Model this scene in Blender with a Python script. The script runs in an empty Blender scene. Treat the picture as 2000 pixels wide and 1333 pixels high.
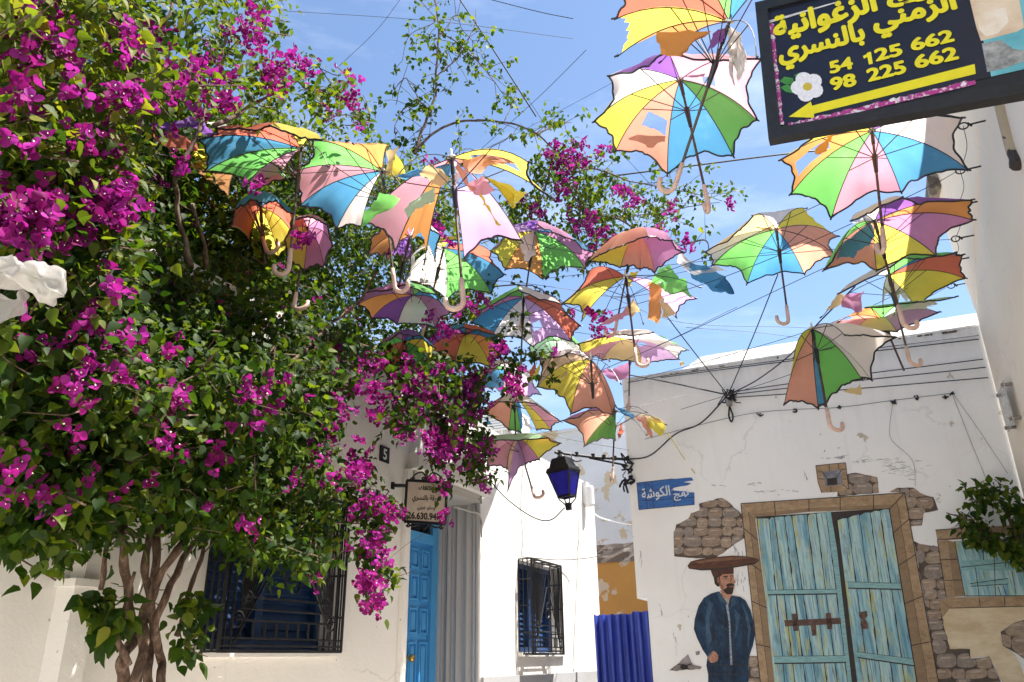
import bpy, bmesh, math, random
import numpy as np
from mathutils import Vector, Matrix, noise as mnoise
random.seed(7); NR = np.random.default_rng(11)
SC = bpy.context.scene
COL = SC.collection
R = math.radians

# ------------------------------------------------------------------ camera
CAM = Vector((0, 0, 1.1)); F = 1532.0; PITCH = R(22.1); ROLL = R(-0.76)
fw = Vector((0, math.cos(PITCH), math.sin(PITCH)))
up0 = Vector((0, -math.sin(PITCH), math.cos(PITCH))); rt0 = Vector((1, 0, 0))
rt = rt0*math.cos(ROLL) + up0*math.sin(ROLL); up = up0*math.cos(ROLL) - rt0*math.sin(ROLL)
cd = bpy.data.cameras.new('camera'); co = bpy.data.objects.new('camera', cd); COL.objects.link(co)
cd.sensor_width = 36; cd.lens = 36*F/2000; cd.clip_end = 3000; cd.clip_start = 0.05
co.matrix_world = Matrix(((rt.x, up.x, -fw.x, CAM.x), (rt.y, up.y, -fw.y, CAM.y), (rt.z, up.z, -fw.z, CAM.z), (0, 0, 0, 1)))
SC.camera = co

# ------------------------------------------------------------------ light
SUN_AZ, SUN_EL = 80.0, 65.0
S = Vector((math.sin(R(SUN_AZ))*math.cos(R(SUN_EL)), math.cos(R(SUN_AZ))*math.cos(R(SUN_EL)), math.sin(R(SUN_EL))))
sd = bpy.data.lights.new('sun', 'SUN'); so = bpy.data.objects.new('sun', sd); COL.objects.link(so)
sd.energy = 4.1; sd.angle = R(0.5); sd.color = (1.0, 0.95, 0.87)
so.rotation_euler = (-S).to_track_quat('-Z', 'Y').to_euler(); so.location = (6, 2, 12)
W = bpy.data.worlds.new('World'); SC.world = W; W.use_nodes = True
wn = W.node_tree; bg = wn.nodes['Background']
sky = wn.nodes.new('ShaderNodeTexSky'); sky.sky_type = 'NISHITA'; sky.sun_disc = False
sky.sun_elevation = R(SUN_EL); sky.sun_rotation = R(SUN_AZ); sky.air_density = 1.0; sky.dust_density = 0.35; sky.ozone_density = 1.9
tc = wn.nodes.new('ShaderNodeTexCoord'); mp = wn.nodes.new('ShaderNodeMapping'); mp.inputs['Scale'].default_value = (1.2, 1.2, 5.0)
mp.inputs['Rotation'].default_value = (0.25, 0.35, 0.2)
cn = wn.nodes.new('ShaderNodeTexNoise'); cn.inputs['Scale'].default_value = 2.3; cn.inputs['Detail'].default_value = 7; cn.inputs['Roughness'].default_value = .6
cr = wn.nodes.new('ShaderNodeValToRGB'); cr.color_ramp.elements[0].position = .50; cr.color_ramp.elements[1].position = .92
cr.color_ramp.elements[0].color = (0, 0, 0, 1); cr.color_ramp.elements[1].color = (.34, .34, .34, 1)
cm = wn.nodes.new('ShaderNodeMixRGB'); cm.inputs['Color2'].default_value = (9.0, 9.4, 10.0, 1)
L = wn.links
L.new(tc.outputs['Generated'], mp.inputs['Vector']); L.new(mp.outputs[0], cn.inputs['Vector']); L.new(cn.outputs['Fac'], cr.inputs[0])
L.new(cr.outputs[0], cm.inputs['Fac']); L.new(sky.outputs[0], cm.inputs['Color1']); L.new(cm.outputs[0], bg.inputs['Color'])
bg.inputs['Strength'].default_value = 0.071
vs = SC.view_settings; vs.view_transform = 'Standard'; vs.look = 'None'; vs.gamma = 1; vs.use_curve_mapping = False
vs.exposure = 1.78
SC.cycles.max_bounces = 8; SC.cycles.diffuse_bounces = 4; SC.cycles.transparent_max_bounces = 8; SC.cycles.use_denoising = True

# ------------------------------------------------------------------ geometry of the view
def ray(px, py):
    return (fw*F + rt*(px-1000) - up*(py-666.5)).normalized()
def at(px, py, D):                      # a point D metres along the heading
    d = ray(px, py); return CAM + d*(D/d.y)
ST = Vector((math.sin(R(24)), math.cos(R(24)), 0)); AC = Vector((math.cos(R(24)), -math.sin(R(24)), 0)); UP = Vector((0, 0, 1))
class Frame:                            # a vertical wall: o on the ground, u along, n outward
    def __init__(s, o, u, n): s.o, s.u, s.n = o, u, n
    def p(s, a, z, off=0): return s.o + s.u*a + UP*z + s.n*off
    def hit(s, px, py, off=0):
        d = ray(px, py); q = s.o + s.n*off; t = (q-CAM).dot(s.n)/d.dot(s.n); return CAM + d*t
    def sz(s, px, py, off=0):
        h = s.hit(px, py, off) - s.o; return h.dot(s.u), h.z
HO = Frame(AC*-3.1, ST, AC)             # white house on the left
MU = Frame(ST*7.0, AC, -ST)             # painted house across the end
def _rw():
    h = MU.hit(1938, 735); return h.dot(AC)
RWX = _rw()
RW = Frame(AC*RWX, ST, -AC)             # beige house on the right

# ------------------------------------------------------------------ objects
def tag(o, label=None, cat=None, group=None, kind=None):
    if label: o['label'] = label
    if cat: o['category'] = cat
    if group: o['group'] = group
    if kind: o['kind'] = kind
    return o
def thing(name, loc, label, cat, group=None):
    o = bpy.data.objects.new(name, None); COL.objects.link(o); o.location = loc; o.empty_display_size = .1
    return tag(o, label, cat, group)
def wloc(o):
    v = Vector((0, 0, 0))
    while o: v = v + o.location; o = o.parent
    return v
def mesh(name, verts, faces, mat, parent=None, smooth=False, attr=None):
    me = bpy.data.meshes.new(name)
    off = wloc(parent) if parent else Vector((0, 0, 0))
    me.from_pydata([tuple(Vector(v)-off) for v in verts], [], faces)
    if smooth: me.polygons.foreach_set('use_smooth', [True]*len(me.polygons))
    for m in (mat if isinstance(mat, (list, tuple)) else [mat]): me.materials.append(m)
    o = bpy.data.objects.new(name, me); COL.objects.link(o)
    if parent: o.parent = parent
    return o
class MB:                               # collects shapes into one mesh
    def __init__(s): s.v, s.f, s.m = [], [], []; s.cur = 0
    def add(s, vs, fs):
        b = len(s.v); s.v += [Vector(v) for v in vs]; s.f += [[i+b for i in f] for f in fs]; s.m += [s.cur]*len(fs); return s
    def box(s, o, a, b, c):             # corner and three edges
        o, a, b, c = Vector(o), Vector(a), Vector(b), Vector(c)
        v = [o, o+a, o+a+b, o+b, o+c, o+a+c, o+a+b+c, o+b+c]
        return s.add(v, [(0,3,2,1), (4,5,6,7), (0,1,5,4), (1,2,6,5), (2,3,7,6), (3,0,4,7)])
    def fbox(s, fr, s0, s1, z0, z1, o0, o1):
        return s.box(fr.p(s0, z0, o0), fr.u*(s1-s0), UP*(z1-z0), fr.n*(o1-o0))
    def tube(s, pts, r, k=6, cap=True):
        pts = [Vector(p) for p in pts]; n = len(pts); rs = r if isinstance(r, (list, tuple)) else [r]*n
        ref = None; vs = []
        for i, p in enumerate(pts):
            t = (pts[min(i+1, n-1)] - pts[max(i-1, 0)]);
            t = t.normalized() if t.length > 1e-9 else Vector((0, 0, 1))
            if ref is None: ref = t.orthogonal().normalized()
            ref = ref - t*ref.dot(t); ref = ref.normalized() if ref.length > 1e-6 else t.orthogonal().normalized()
            b = t.cross(ref)
            for j in range(k):
                a = 2*math.pi*j/k; vs.append(p + (ref*math.cos(a) + b*math.sin(a))*rs[i])
        fs = [(i*k+j, i*k+(j+1) % k, (i+1)*k+(j+1) % k, (i+1)*k+j) for i in range(n-1) for j in range(k)]
        if cap: fs += [tuple(range(k-1, -1, -1)), tuple(range((n-1)*k, n*k))]
        return s.add(vs, fs)
    def build(s, name, mat, parent=None, smooth=False):
        o = mesh(name, s.v, s.f, mat, parent, smooth)
        if any(s.m): o.data.polygons.foreach_set('material_index', s.m)
        return o
def spline(pts, n=8):
    pts = [Vector(p) for p in pts]
    if len(pts) < 3: return [pts[0].lerp(pts[-1], i/n) for i in range(n+1)]
    P = [pts[0]*2-pts[1]] + pts + [pts[-1]*2-pts[-2]]; out = []
    for i in range(1, len(P)-2):
        a, b, c, d = P[i-1:i+3]
        for k in range(n):
            t = k/n; out.append(.5*((2*b) + (c-a)*t + (2*a-5*b+4*c-d)*t*t + (3*b-a-3*c+d)*t**3))
    return out + [pts[-1]]

# ------------------------------------------------------------------ materials
MATS = {}
def newmat(name):
    m = bpy.data.materials.new(name); m.use_nodes = True; nt = m.node_tree; return m, nt, nt.nodes['Principled BSDF']
def nd(nt, t, **k):
    n = nt.nodes.new(t)
    for a, b in k.items():
        if a in n.inputs: n.inputs[a].default_value = b
        else: setattr(n, a, b)
    return n
def ramp(nt, fac, stops):
    r = nt.nodes.new('ShaderNodeValToRGB'); e = r.color_ramp.elements
    while len(e) < len(stops): e.new(.5)
    for el, (p, c) in zip(e, stops): el.position = p; el.color = (*c, 1) if len(c) == 3 else c
    nt.links.new(fac, r.inputs[0]); return r.outputs[0]
def coords(nt, scale=(1, 1, 1), rot=(0, 0, 0)):
    g = nt.nodes.new('ShaderNodeNewGeometry'); m = nt.nodes.new('ShaderNodeMapping'); m.inputs['Scale'].default_value = scale; m.inputs['Rotation'].default_value = rot
    nt.links.new(g.outputs['Position'], m.inputs[0]); return m.outputs[0]
def mix(nt, f, a, b, mode='MIX'):
    m = nt.nodes.new('ShaderNodeMixRGB'); m.blend_type = mode
    for k, v in (('Fac', f), ('Color1', a), ('Color2', b)):
        if hasattr(v, 'is_output'): nt.links.new(v, m.inputs[k])
        else: m.inputs[k].default_value = v if k == 'Fac' else (*v, 1)
    return m.outputs[0]
def noise(nt, vec, scale, detail=4, rough=.55):
    n = nt.nodes.new('ShaderNodeTexNoise'); n.inputs['Scale'].default_value = scale; n.inputs['Detail'].default_value = detail; n.inputs['Roughness'].default_value = rough
    if vec: nt.links.new(vec, n.inputs['Vector'])
    return n.outputs['Fac']
def bump(nt, bs, h, strength=.3, dist=.01):
    b = nt.nodes.new('ShaderNodeBump'); b.inputs['Strength'].default_value = strength; b.inputs['Distance'].default_value = dist
    nt.links.new(h, b.inputs['Height']); nt.links.new(b.outputs[0], bs.inputs['Normal'])
def plain(name, c, rough=.6, metal=0, var=.12, scale=9):
    if name in MATS: return MATS[name]
    m, nt, bs = newmat(name); v = coords(nt); n = noise(nt, v, scale, 5)
    lo = tuple(x*(1-var) for x in c); hi = tuple(min(1, x*(1+var)) for x in c)
    nt.links.new(ramp(nt, n, [(.3, lo), (.7, hi)]), bs.inputs['Base Color'])
    bs.inputs['Roughness'].default_value = rough; bs.inputs['Metallic'].default_value = metal
    MATS[name] = m; return m
def plaster(name, c, stain, chip, chip_at=.72, streak=.5, rough=.85, bstr=.35, crack=0, runs=None):
    m, nt, bs = newmat(name); v = coords(nt)
    big = noise(nt, v, .9, 5); mid = noise(nt, v, 5, 6, .65); fine = noise(nt, v, 60, 4, .7)
    col = mix(nt, ramp(nt, big, [(.42, (0, 0, 0)), (.75, (streak,)*3)]), c, stain)
    vst = noise(nt, coords(nt, (9, 9, .7)), 1, 5, .6)
    col = mix(nt, ramp(nt, vst, [(.56, (0, 0, 0)), (.75, (streak*.6,)*3)]), col, stain)
    ch = ramp(nt, noise(nt, v, 3.1, 8, .62), [(chip_at, (0, 0, 0)), (chip_at+.012, (1, 1, 1))])
    col = mix(nt, ch, col, chip)
    sp = ramp(nt, noise(nt, v, 23, 3, .5), [(.74, (0, 0, 0)), (.77, (.75, .75, .75))])
    col = mix(nt, sp, col, tuple(x*.35 for x in chip))
    if runs:                                   # grime that has washed down from the coping
        sp2 = nt.nodes.new('ShaderNodeSeparateXYZ'); nt.links.new(v, sp2.inputs[0]); mr = nt.nodes.new('ShaderNodeMapRange'); nt.links.new(sp2.outputs['Z'], mr.inputs[0])
        mr.inputs[1].default_value = runs[0]; mr.inputs[2].default_value = runs[1]
        dr = ramp(nt, noise(nt, coords(nt, (14, 14, 1.1)), 1, 7, .7), [(.35, (0, 0, 0)), (.62, (1, 1, 1))])
        col = mix(nt, mix(nt, 1, mr.outputs[0], dr, 'MULTIPLY'), col, (.34, .32, .30))
    if crack:
        wv = nt.nodes.new('ShaderNodeTexNoise'); wv.inputs['Scale'].default_value = 3; wv.inputs['Detail'].default_value = 6; nt.links.new(v, wv.inputs['Vector'])
        ma = nt.nodes.new('ShaderNodeVectorMath'); ma.operation = 'MULTIPLY_ADD'; ma.inputs[1].default_value = (.35,)*3; nt.links.new(wv.outputs['Color'], ma.inputs[0]); nt.links.new(v, ma.inputs[2])
        vo = nt.nodes.new('ShaderNodeTexVoronoi'); vo.feature = 'DISTANCE_TO_EDGE'; vo.inputs['Scale'].default_value = 1.1; nt.links.new(ma.outputs[0], vo.inputs['Vector'])
        ln = ramp(nt, vo.outputs['Distance'], [(0, (1, 1, 1)), (.0035, (.8,)*3), (.006, (0, 0, 0))]); mk = ramp(nt, noise(nt, v, 1.4, 3, .5), [(.48, (0, 0, 0)), (.60, (crack,)*3)])
        col = mix(nt, mix(nt, 1, ln, mk, 'MULTIPLY'), col, (.22, .20, .18))
    nt.links.new(col, bs.inputs['Base Color']); bs.inputs['Roughness'].default_value = rough
    h = mix(nt, .35, mid, fine); h = mix(nt, .5, h, ch, 'SUBTRACT'); bump(nt, bs, h, bstr, .02)
    MATS[name] = m; return m
M_WHITE = plaster('white_limewash', (.82, .79, .745), (.68, .65, .59), (.60, .56, .50), .71, .45, crack=.25, runs=(2.8, 3.3))
M_MURAL = plaster('weathered_white_plaster', (.86, .855, .845), (.66, .63, .60), (.55, .48, .39), .65, .5, crack=.2, runs=(3.35, 4.2))
M_BEIGE = plaster('cream_plaster', (.84, .74, .61), (.70, .60, .49), (.55, .48, .40), .75, .55, crack=.2)
M_GREYW = plaster('grey_white_plaster', (.62, .64, .67), (.44, .43, .42), (.50, .42, .29), .56, .7)
M_OCHRE = plaster('ochre_plaster', (.42, .22, .055), (.30, .15, .05), (.44, .37, .29), .54, .8)
M_RUBBLE = plaster('rubble', (.15, .115, .09), (.06, .05, .04), (.26, .22, .18), .53, .9, bstr=1.0)
M_GREYP = plaster('grey_render', (.42, .42, .43), (.34, .34, .34), (.30, .29, .28), .70, .6)
M_CONC = plaster('bare_concrete', (.50, .48, .45), (.36, .34, .31), (.22, .2, .17), .62, .6)
M_GROUND = plaster('paving', (.70, .66, .59), (.58, .54, .48), (.25, .23, .2), .68, .6)
M_IRON = plain('black_iron', (.012, .012, .014), .45, .3)
M_BLUE = plain('blue_paint', (.075, .34, .70), .45, 0, .06)
M_DKBLUE = plain('dark_blue_paint', (.012, .055, .16), .5, 0, .1)
M_BLACK = plain('black', (.008, .009, .012), .4)
M_CABLE = plain('black_cable', (.012, .012, .013), .55)
M_WIRE = plain('steel_wire', (.025, .025, .028), .6)
M_WHITEP = plain('white_plastic', (.78, .77, .74), .45, 0, .05)
M_BRASS = plain('brass', (.55, .36, .12), .3, .9)
M_STEEL = plain('brushed_steel', (.32, .29, .26), .35, .9)
M_BARK = None
def bark():
    m, nt, bs = newmat("bark"); v = coords(nt, (22, 22, 4)); n = noise(nt, v, 2, 8, .7)
    nt.links.new(ramp(nt, n, [(.3, (.03, .018, .012)), (.5, (.12, .07, .045)), (.72, (.30, .21, .15))]), bs.inputs['Base Color'])
    bs.inputs['Roughness'].default_value = .9; bump(nt, bs, n, .8, .02); return m
M_BARK = bark()
def leafmat(name, stops, trans, tf=.45, rough=.42):
    m, nt, bs = newmat(name)
    a = nt.nodes.new('ShaderNodeAttribute'); a.attribute_name = 'rnd'
    col = ramp(nt, a.outputs['Fac'], stops)
    nt.links.new(col, bs.inputs['Base Color']); bs.inputs['Roughness'].default_value = rough; bs.inputs['Specular IOR Level'].default_value = .22
    tr = nt.nodes.new('ShaderNodeBsdfTranslucent'); nt.links.new(mix(nt, 1.0, col, trans, 'MULTIPLY'), tr.inputs['Color'])
    mx = nt.nodes.new('ShaderNodeMixShader'); mx.inputs[0].default_value = tf
    nt.links.new(bs.outputs[0], mx.inputs[1]); nt.links.new(tr.outputs[0], mx.inputs[2])
    nt.links.new(mx.outputs[0], nt.nodes['Material Output'].inputs['Surface']); return m
M_LEAF = leafmat('bougainvillea_leaf', [(0, (.011, .031, .006)), (.40, (.028, .062, .009)), (.68, (.078, .118, .011)), (.9, (.13, .165, .016)), (1, (.20, .21, .025))], (1.7, 1.7, .5), .45, .6)
M_BRACT = leafmat('magenta_bract', [(0, (.16, .006, .075)), (.5, (.29, .011, .18)), (1, (.42, .045, .36))], (1.15, 1.0, 1.15), .42, .75)
M_EYE = plain('bract_centre', (.85, .8, .6), .6)
FAB = dict(R=(.66, .13, .06), O=(.80, .32, .06), Y=(.80, .66, .05), G=(.16, .58, .09), B=(.035, .27, .50), P=(.24, .06, .40), M=(.58, .22, .42),
           K=(.72, .32, .40), W=(.84, .76, .71), S=(.76, .32, .20), N=(.70, .47, .28), T=(.80, .58, .25), L=(.45, .72, .45), V=(.62, .34, .62))
def fabric(key):
    nm = 'umbrella_fabric_' + {'R': 'red', 'O': 'orange', 'Y': 'yellow', 'G': 'green', 'B': 'blue', 'P': 'purple', 'M': 'mauve', 'K': 'pink', 'W': 'offwhite', 'S': 'salmon', 'N': 'tan', 'T': 'apricot', 'L': 'palegreen', 'V': 'lilac'}[key]
    if nm in MATS: return MATS[nm]
    c = tuple(x*.89+.055 for x in FAB[key]); m, nt, bs = newmat(nm); v = coords(nt); n = noise(nt, v, 7, 6, .6); w = noise(nt, coords(nt, (1, 1, 1)), 300, 2, .5)
    pale = tuple(x*.86+.10 for x in c); deep = tuple(x*.93 for x in c)
    col = ramp(nt, n, [(.35, deep), (.6, c), (.8, pale)])
    dirt = ramp(nt, noise(nt, v, 40, 4, .7), [(.70, (0, 0, 0)), (.76, (.3, .3, .3))]); col = mix(nt, dirt, col, (.18, .15, .12))
    nt.links.new(col, bs.inputs['Base Color']); bs.inputs['Roughness'].default_value = .7; bs.inputs['Specular IOR Level'].default_value = .25
    bump(nt, bs, mix(nt, .4, noise(nt, v, 22, 5, .6), w), .25, .01)
    tr = nt.nodes.new('ShaderNodeBsdfTranslucent'); nt.links.new(col, tr.inputs['Color'])
    mx = nt.nodes.new('ShaderNodeMixShader'); mx.inputs[0].default_value = .64
    nt.links.new(bs.outputs[0], mx.inputs[1]); nt.links.new(tr.outputs[0], mx.inputs[2])
    nt.links.new(mx.outputs[0], nt.nodes['Material Output'].inputs['Surface']); MATS[nm] = m; return m
def paint(name, c, c2=None, scale=(6, 6, 6), amt=.6, dark=None):
    if name in MATS: return MATS[name]
    m, nt, bs = newmat(name); n = noise(nt, coords(nt, scale), 3, 7, .65); c2 = c2 or tuple(x*.6 for x in c)
    col = ramp(nt, n, [(.35, c2), (.65, c)])
    if dark:
        k = ramp(nt, noise(nt, coords(nt, tuple(x*2.3 for x in scale)), 4, 6, .7), [(.55, (0, 0, 0)), (.75, (amt,)*3)]); col = mix(nt, k, col, dark)
    nt.links.new(col, bs.inputs['Base Color']); bs.inputs['Roughness'].default_value = .8; MATS[name] = m; return m

# ------------------------------------------------------------------ text
ARF = {'ا': (0xFE8D, 2), 'ب': (0xFE8F, 4), 'ة': (0xFE93, 2), 'ت': (0xFE95, 4), 'ج': (0xFE9D, 4), 'ح': (0xFEA1, 4), 'د': (0xFEA9, 2), 'ر': (0xFEAD, 2), 'ز': (0xFEAF, 2),
       'س': (0xFEB1, 4), 'ش': (0xFEB5, 4), 'ع': (0xFEC9, 4), 'غ': (0xFECD, 4), 'ف': (0xFED1, 4), 'ق': (0xFED5, 4), 'ك': (0xFED9, 4), 'ل': (0xFEDD, 4), 'م': (0xFEE1, 4),
       'ن': (0xFEE5, 4), 'ه': (0xFEE9, 4), 'و': (0xFEED, 2), 'ي': (0xFEF1, 4)}
def arabic(t):
    out = []
    for i, ch in enumerate(t):
        if ch not in ARF: out.append(ch); continue
        prev = i > 0 and t[i-1] in ARF and ARF[t[i-1]][1] == 4
        nxt = ARF[ch][1] == 4 and i+1 < len(t) and t[i+1] in ARF
        out.append(chr(ARF[ch][0] + (3 if prev and nxt else 1 if prev else 2 if nxt else 0)))
    return ''.join(reversed(out))
def text(name, body, left, right, height, upv, nrm, mat, parent, bold=.02, fit=True):
    """text whose ink box runs from left to right (points) and is `height` tall along upv; struck several times for a bold face"""
    cu = bpy.data.curves.new(name, 'FONT'); cu.body = body; cu.resolution_u = 4
    o = bpy.data.objects.new(name, cu); COL.objects.link(o)
    me = bpy.data.meshes.new_from_object(o.evaluated_get(bpy.context.evaluated_depsgraph_get()))
    bpy.data.objects.remove(o); bpy.data.curves.remove(cu)
    a = np.array([v.co for v in me.vertices]); fs = [list(p.vertices) for p in me.polygons]; bpy.data.meshes.remove(me)
    par = list(range(len(a)))
    def find(i):
        while par[i] != i: par[i] = par[par[i]]; i = par[i]
        return i
    for f in fs:
        for k in f[1:]: par[find(k)] = find(f[0])
    ids = {}; isl = [ids.setdefault(find(i), len(ids)) % 7 for i in range(len(a))]
    lo, hi = a.min(0), a.max(0); lo = lo-bold; hi = hi+bold; u = (right-left); V, Fs = [], []
    sh = [(0, 0)] + ([(bold*math.cos(k*math.pi/4), bold*math.sin(k*math.pi/4)) for k in range(8)] if bold else [])
    for si, (dx, dy) in enumerate(sh):
        b = len(V)
        for c, il in zip(a, isl):
            V.append(left + u*((c[0]+dx-lo[0])/(hi[0]-lo[0])) + upv*height*((c[1]+dy-lo[1])/(hi[1]-lo[1])) + nrm*(.0008+.00002*(si*7+il)))
        Fs += [[i+b for i in f] for f in fs]
    return mesh(name, V, Fs, mat, parent)

def wall_with_holes(mb, fr, s0, s1, z0, z1, holes, depth):
    """front face at offset 0 with rectangular holes (a,b,c,d) and reveals going back `depth`"""
    ss = sorted({s0, s1, *[h[0] for h in holes], *[h[1] for h in holes]}); zs = sorted({z0, z1, *[h[2] for h in holes], *[h[3] for h in holes]})
    for i in range(len(ss)-1):
        for j in range(len(zs)-1):
            cs, cz = (ss[i]+ss[i+1])/2, (zs[j]+zs[j+1])/2
            if any(h[0] < cs < h[1] and h[2] < cz < h[3] for h in holes): continue
            mb.add([fr.p(ss[i], zs[j]), fr.p(ss[i+1], zs[j]), fr.p(ss[i+1], zs[j+1]), fr.p(ss[i], zs[j+1])], [(0, 1, 2, 3)])
    for h in holes:
        dp = h[4] if len(h) > 4 else depth
        c = [(h[0], h[2]), (h[1], h[2]), (h[1], h[3]), (h[0], h[3])]
        for k in range(4):
            a, b = c[k], c[(k+1) % 4]
            mb.add([fr.p(*a), fr.p(*b), fr.p(*b, -dp), fr.p(*a, -dp)], [(0, 1, 2, 3)])
        mb.add([fr.p(*q, -dp) for q in c], [(0, 1, 2, 3)])

# ------------------------------------------------------------------ ground
g = MB(); g.add([(-60, -40, 0), (60, -40, 0), (60, 90, 0), (-60, 90, 0)], [(0, 1, 2, 3)])
tag(g.build('street_ground', M_GROUND), kind='structure')

# ------------------------------------------------------------------ white house on the left
HZ = 3.11
house = thing('white_house', HO.p(6, 0, -1), 'white limewashed house with blue panelled door and two grilled windows', 'house')
DOOR = (5.02, 6.23, 0.0, 2.42, .52)
WB = (7.02, 8.14, 1.16, 1.98, .2); WA = (3.12, 4.24, 1.165, 2.01, .2)
m = MB(); wall_with_holes(m, HO, -3.5, 9.42, 0, HZ, [DOOR, WB, WA], .2)
m.add([HO.p(-3.5, HZ), HO.p(9.42, HZ), HO.p(9.42, HZ, -.28), HO.p(-3.5, HZ, -.28)], [(0, 1, 2, 3)])
m.add([HO.p(9.42, 0), HO.p(9.42, 0, -5), HO.p(9.42, HZ, -5), HO.p(9.42, HZ)], [(0, 1, 2, 3)])
m.add([HO.p(-3.5, 0), HO.p(-3.5, 0, -5), HO.p(-3.5, HZ, -5), HO.p(-3.5, HZ)], [(0, 1, 2, 3)])
m.build('wall', M_WHITE, house)
m = MB(); m.fbox(HO, -3.5, 9.40, HZ-.22, HZ-.14, -5, -.29); m.build('roof', M_CONC, house)
# plinth of grey render at the foot of the right wing
m = MB(); m.fbox(HO, 6.24, 9.44, 0, .97, .002, .03); m.build('plinth', M_GREYP, house)
# fluted return beside the door
m = MB(); n = 60; rw = .44
pts = []
for i in range(n+1):
    t = i/n; x = -t*rw; a = .018*math.sin(t*math.pi*2*5.0)**3 + .010*math.sin(t*math.pi*2*9+1)
    pts.append((x, 6.215 - .012 - a))
for i in range(n):
    (x0, a0), (x1, a1) = pts[i], pts[i+1]
    m.add([HO.p(a0, 0, x0), HO.p(a1, 0, x1), HO.p(a1, 2.40, x1), HO.p(a0, 2.40, x0)], [(0, 1, 2, 3)])
m.build('fluted_jamb', M_GREYP, house, True)
# canopy slab over the door
m = MB(); m.fbox(HO, 5.0, 6.26, 2.44, 2.56, -.30, .10); m.build('canopy', M_WHITE, house)
m = MB(); m.fbox(HO, 5.06, 6.2, 2.37, 2.435, -.40, .03); m.build('lintel', M_CONC, house)
m = MB(); m.fbox(HO, 4.95, 5.018, 0, 2.43, .001, .035); m.build('door_surround', M_WHITE, house)
# door
DO = -.41
d = MB(); d.fbox(HO, 5.06, 6.055, 0, 2.02, DO-.04, DO)
door = d.build('door', M_BLUE, house)
pm = MB()
for c0, w in ((5.16, .20), (5.44, .20), (5.735, .125), (5.905, .125)):
    for z0, z1 in ((.18, .55), (.62, 1.24), (1.30, 1.50), (1.56, 1.76), (1.81, 1.97)):
        
        for q_ in ((c0, c0+.014, z0, z1), (c0+w-.014, c0+w, z0, z1), (c0+.014, c0+w-.014, z0, z0+.014), (c0+.014, c0+w-.014, z1-.014, z1)): pm.fbox(HO, *q_, DO+.001, DO+.026)
        pm.fbox(HO, c0+.034, c0+w-.034, z0+.034, z1-.034, DO+.001, DO+.022)
pm.build('panel', M_BLUE, door)
k = MB(); kp = HO.p(5.715, 1.12, DO)
k.tube([kp, kp+AC*.012], .034, 14); k.tube([kp+AC*.012, kp+AC*.05], .012, 10)
k.tube([kp+AC*.045, kp+AC*.056, kp+AC*.075, kp+AC*.09, kp+AC*.094], [.012, .026, .032, .022, .004], 14)
k.build('knob', M_BRASS, door, True)
fm = MB(); fm.fbox(HO, 5.03, 5.058, 0, 2.36, DO-.02, DO+.07); fm.fbox(HO, 6.06, 6.20, 0, 2.36, DO+.001, DO+.018); fm.fbox(HO, 6.06, 6.10, 0, 2.36, DO+.019, DO+.035); fm.fbox(HO, 5.06, 6.05, 2.02, 2.10, DO-.02, DO+.06)
fm.build('door_frame', M_BLUE, house)
tm = MB(); tm.fbox(HO, 5.06, 6.05, 2.10, 2.36, DO-.03, DO-.015); tr_ = tm.build('transom', plain('dark_glass', (.006, .010, .016), .12), house)
tb = MB()
for i in range(9): q = 5.10+i*.115; tb.tube([HO.p(q, 2.10, DO+.02), HO.p(q, 2.36, DO+.02)], .007)
for i in range(4):
    c = 5.2+i*.22; tb.tube([HO.p(c+.09*math.cos(a), 2.21+.09*math.sin(a), DO+.02) for a in np.linspace(0, math.pi, 10)], .006)
tb.build('transom_bars', M_IRON, tr_)

# grilled windows
def grille(wd, s0, s1, z0, z1, off=.13):
    P = lambda u, v, o=off: HO.p(s0+(s1-s0)*u, z0+(z1-z0)*v, o)
    f = MB()
    for a, b in (((0, 0), (1, 0)), ((1, 0), (1, 1)), ((1, 1), (0, 1)), ((0, 1), (0, 0))): f.tube([P(*a), P(*b)], .011, 4)
    for v in (.03, .97):
        f.tube([P(0, v), P(1, v)], .008, 4)
    for u in (0, 1):
        for o in (0.0, .045, .09):
            f.tube([P(u, 0, o), P(u, 1, o)], .008, 4)
        for v in (0, .22, .5, .78, 1): f.tube([P(u, v, 0), P(u, v)], .008, 4)
    for v in (0, 1):
        for u in (0, .25, .5, .75, 1): f.tube([P(u, v, 0), P(u, v)], .007, 4)
    g = f.build('grille_frame', M_IRON, wd)
    b = MB(); r = .0075
    b.tube([P(0, .07), P(1, .07)], r, 4); b.tube([P(.1, .17), P(.9, .17)], r, 4)
    b.tube([P(.12, .235), P(.88, .235)], r*.8, 5); b.tube([P(.12, .30), P(.88, .30)], r, 4)
    for i in range(9): b.tube([P(.14+.09*i, .07), P(.14+.09*i, .17)], r, 4)
    for sg in (0, 1):
        X = lambda u: u if sg == 0 else 1-u
        for i in range(8):                     # straight bars at the sides
            u = .03+.045*i
            if i < 2: b.tube([P(X(u), 0), P(X(u), 1)], r, 4)
        for i in range(9):                     # fan from the lower corner
            t = i/8; b.tube([P(X(.13+.035*t), .24-.010*i), P(X(.10+.36*t), .97 if t < .8 else .97-.5*(t-.8))], r*.72, 4)
        b.tube([P(X(.10), .05), P(X(.48), .72)], r, 4)
        for cc, rr in (((.11, .17), .05), ((.17, .30), .035)):
            b.tube([P(X(cc[0]+rr*math.cos(a)*(1-a/14)), cc[1]+rr*1.2*math.sin(a)*(1-a/14)) for a in np.linspace(0, 9, 26)], r*.8, 5)
    b.tube([P(.5+.085*math.cos(a)*(1-a/11), .45+.115*math.sin(a)*(1-a/11)) for a in np.linspace(-1, 9, 34)], r, 5)
    b.build('grille_bars', M_IRON, wd)
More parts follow.
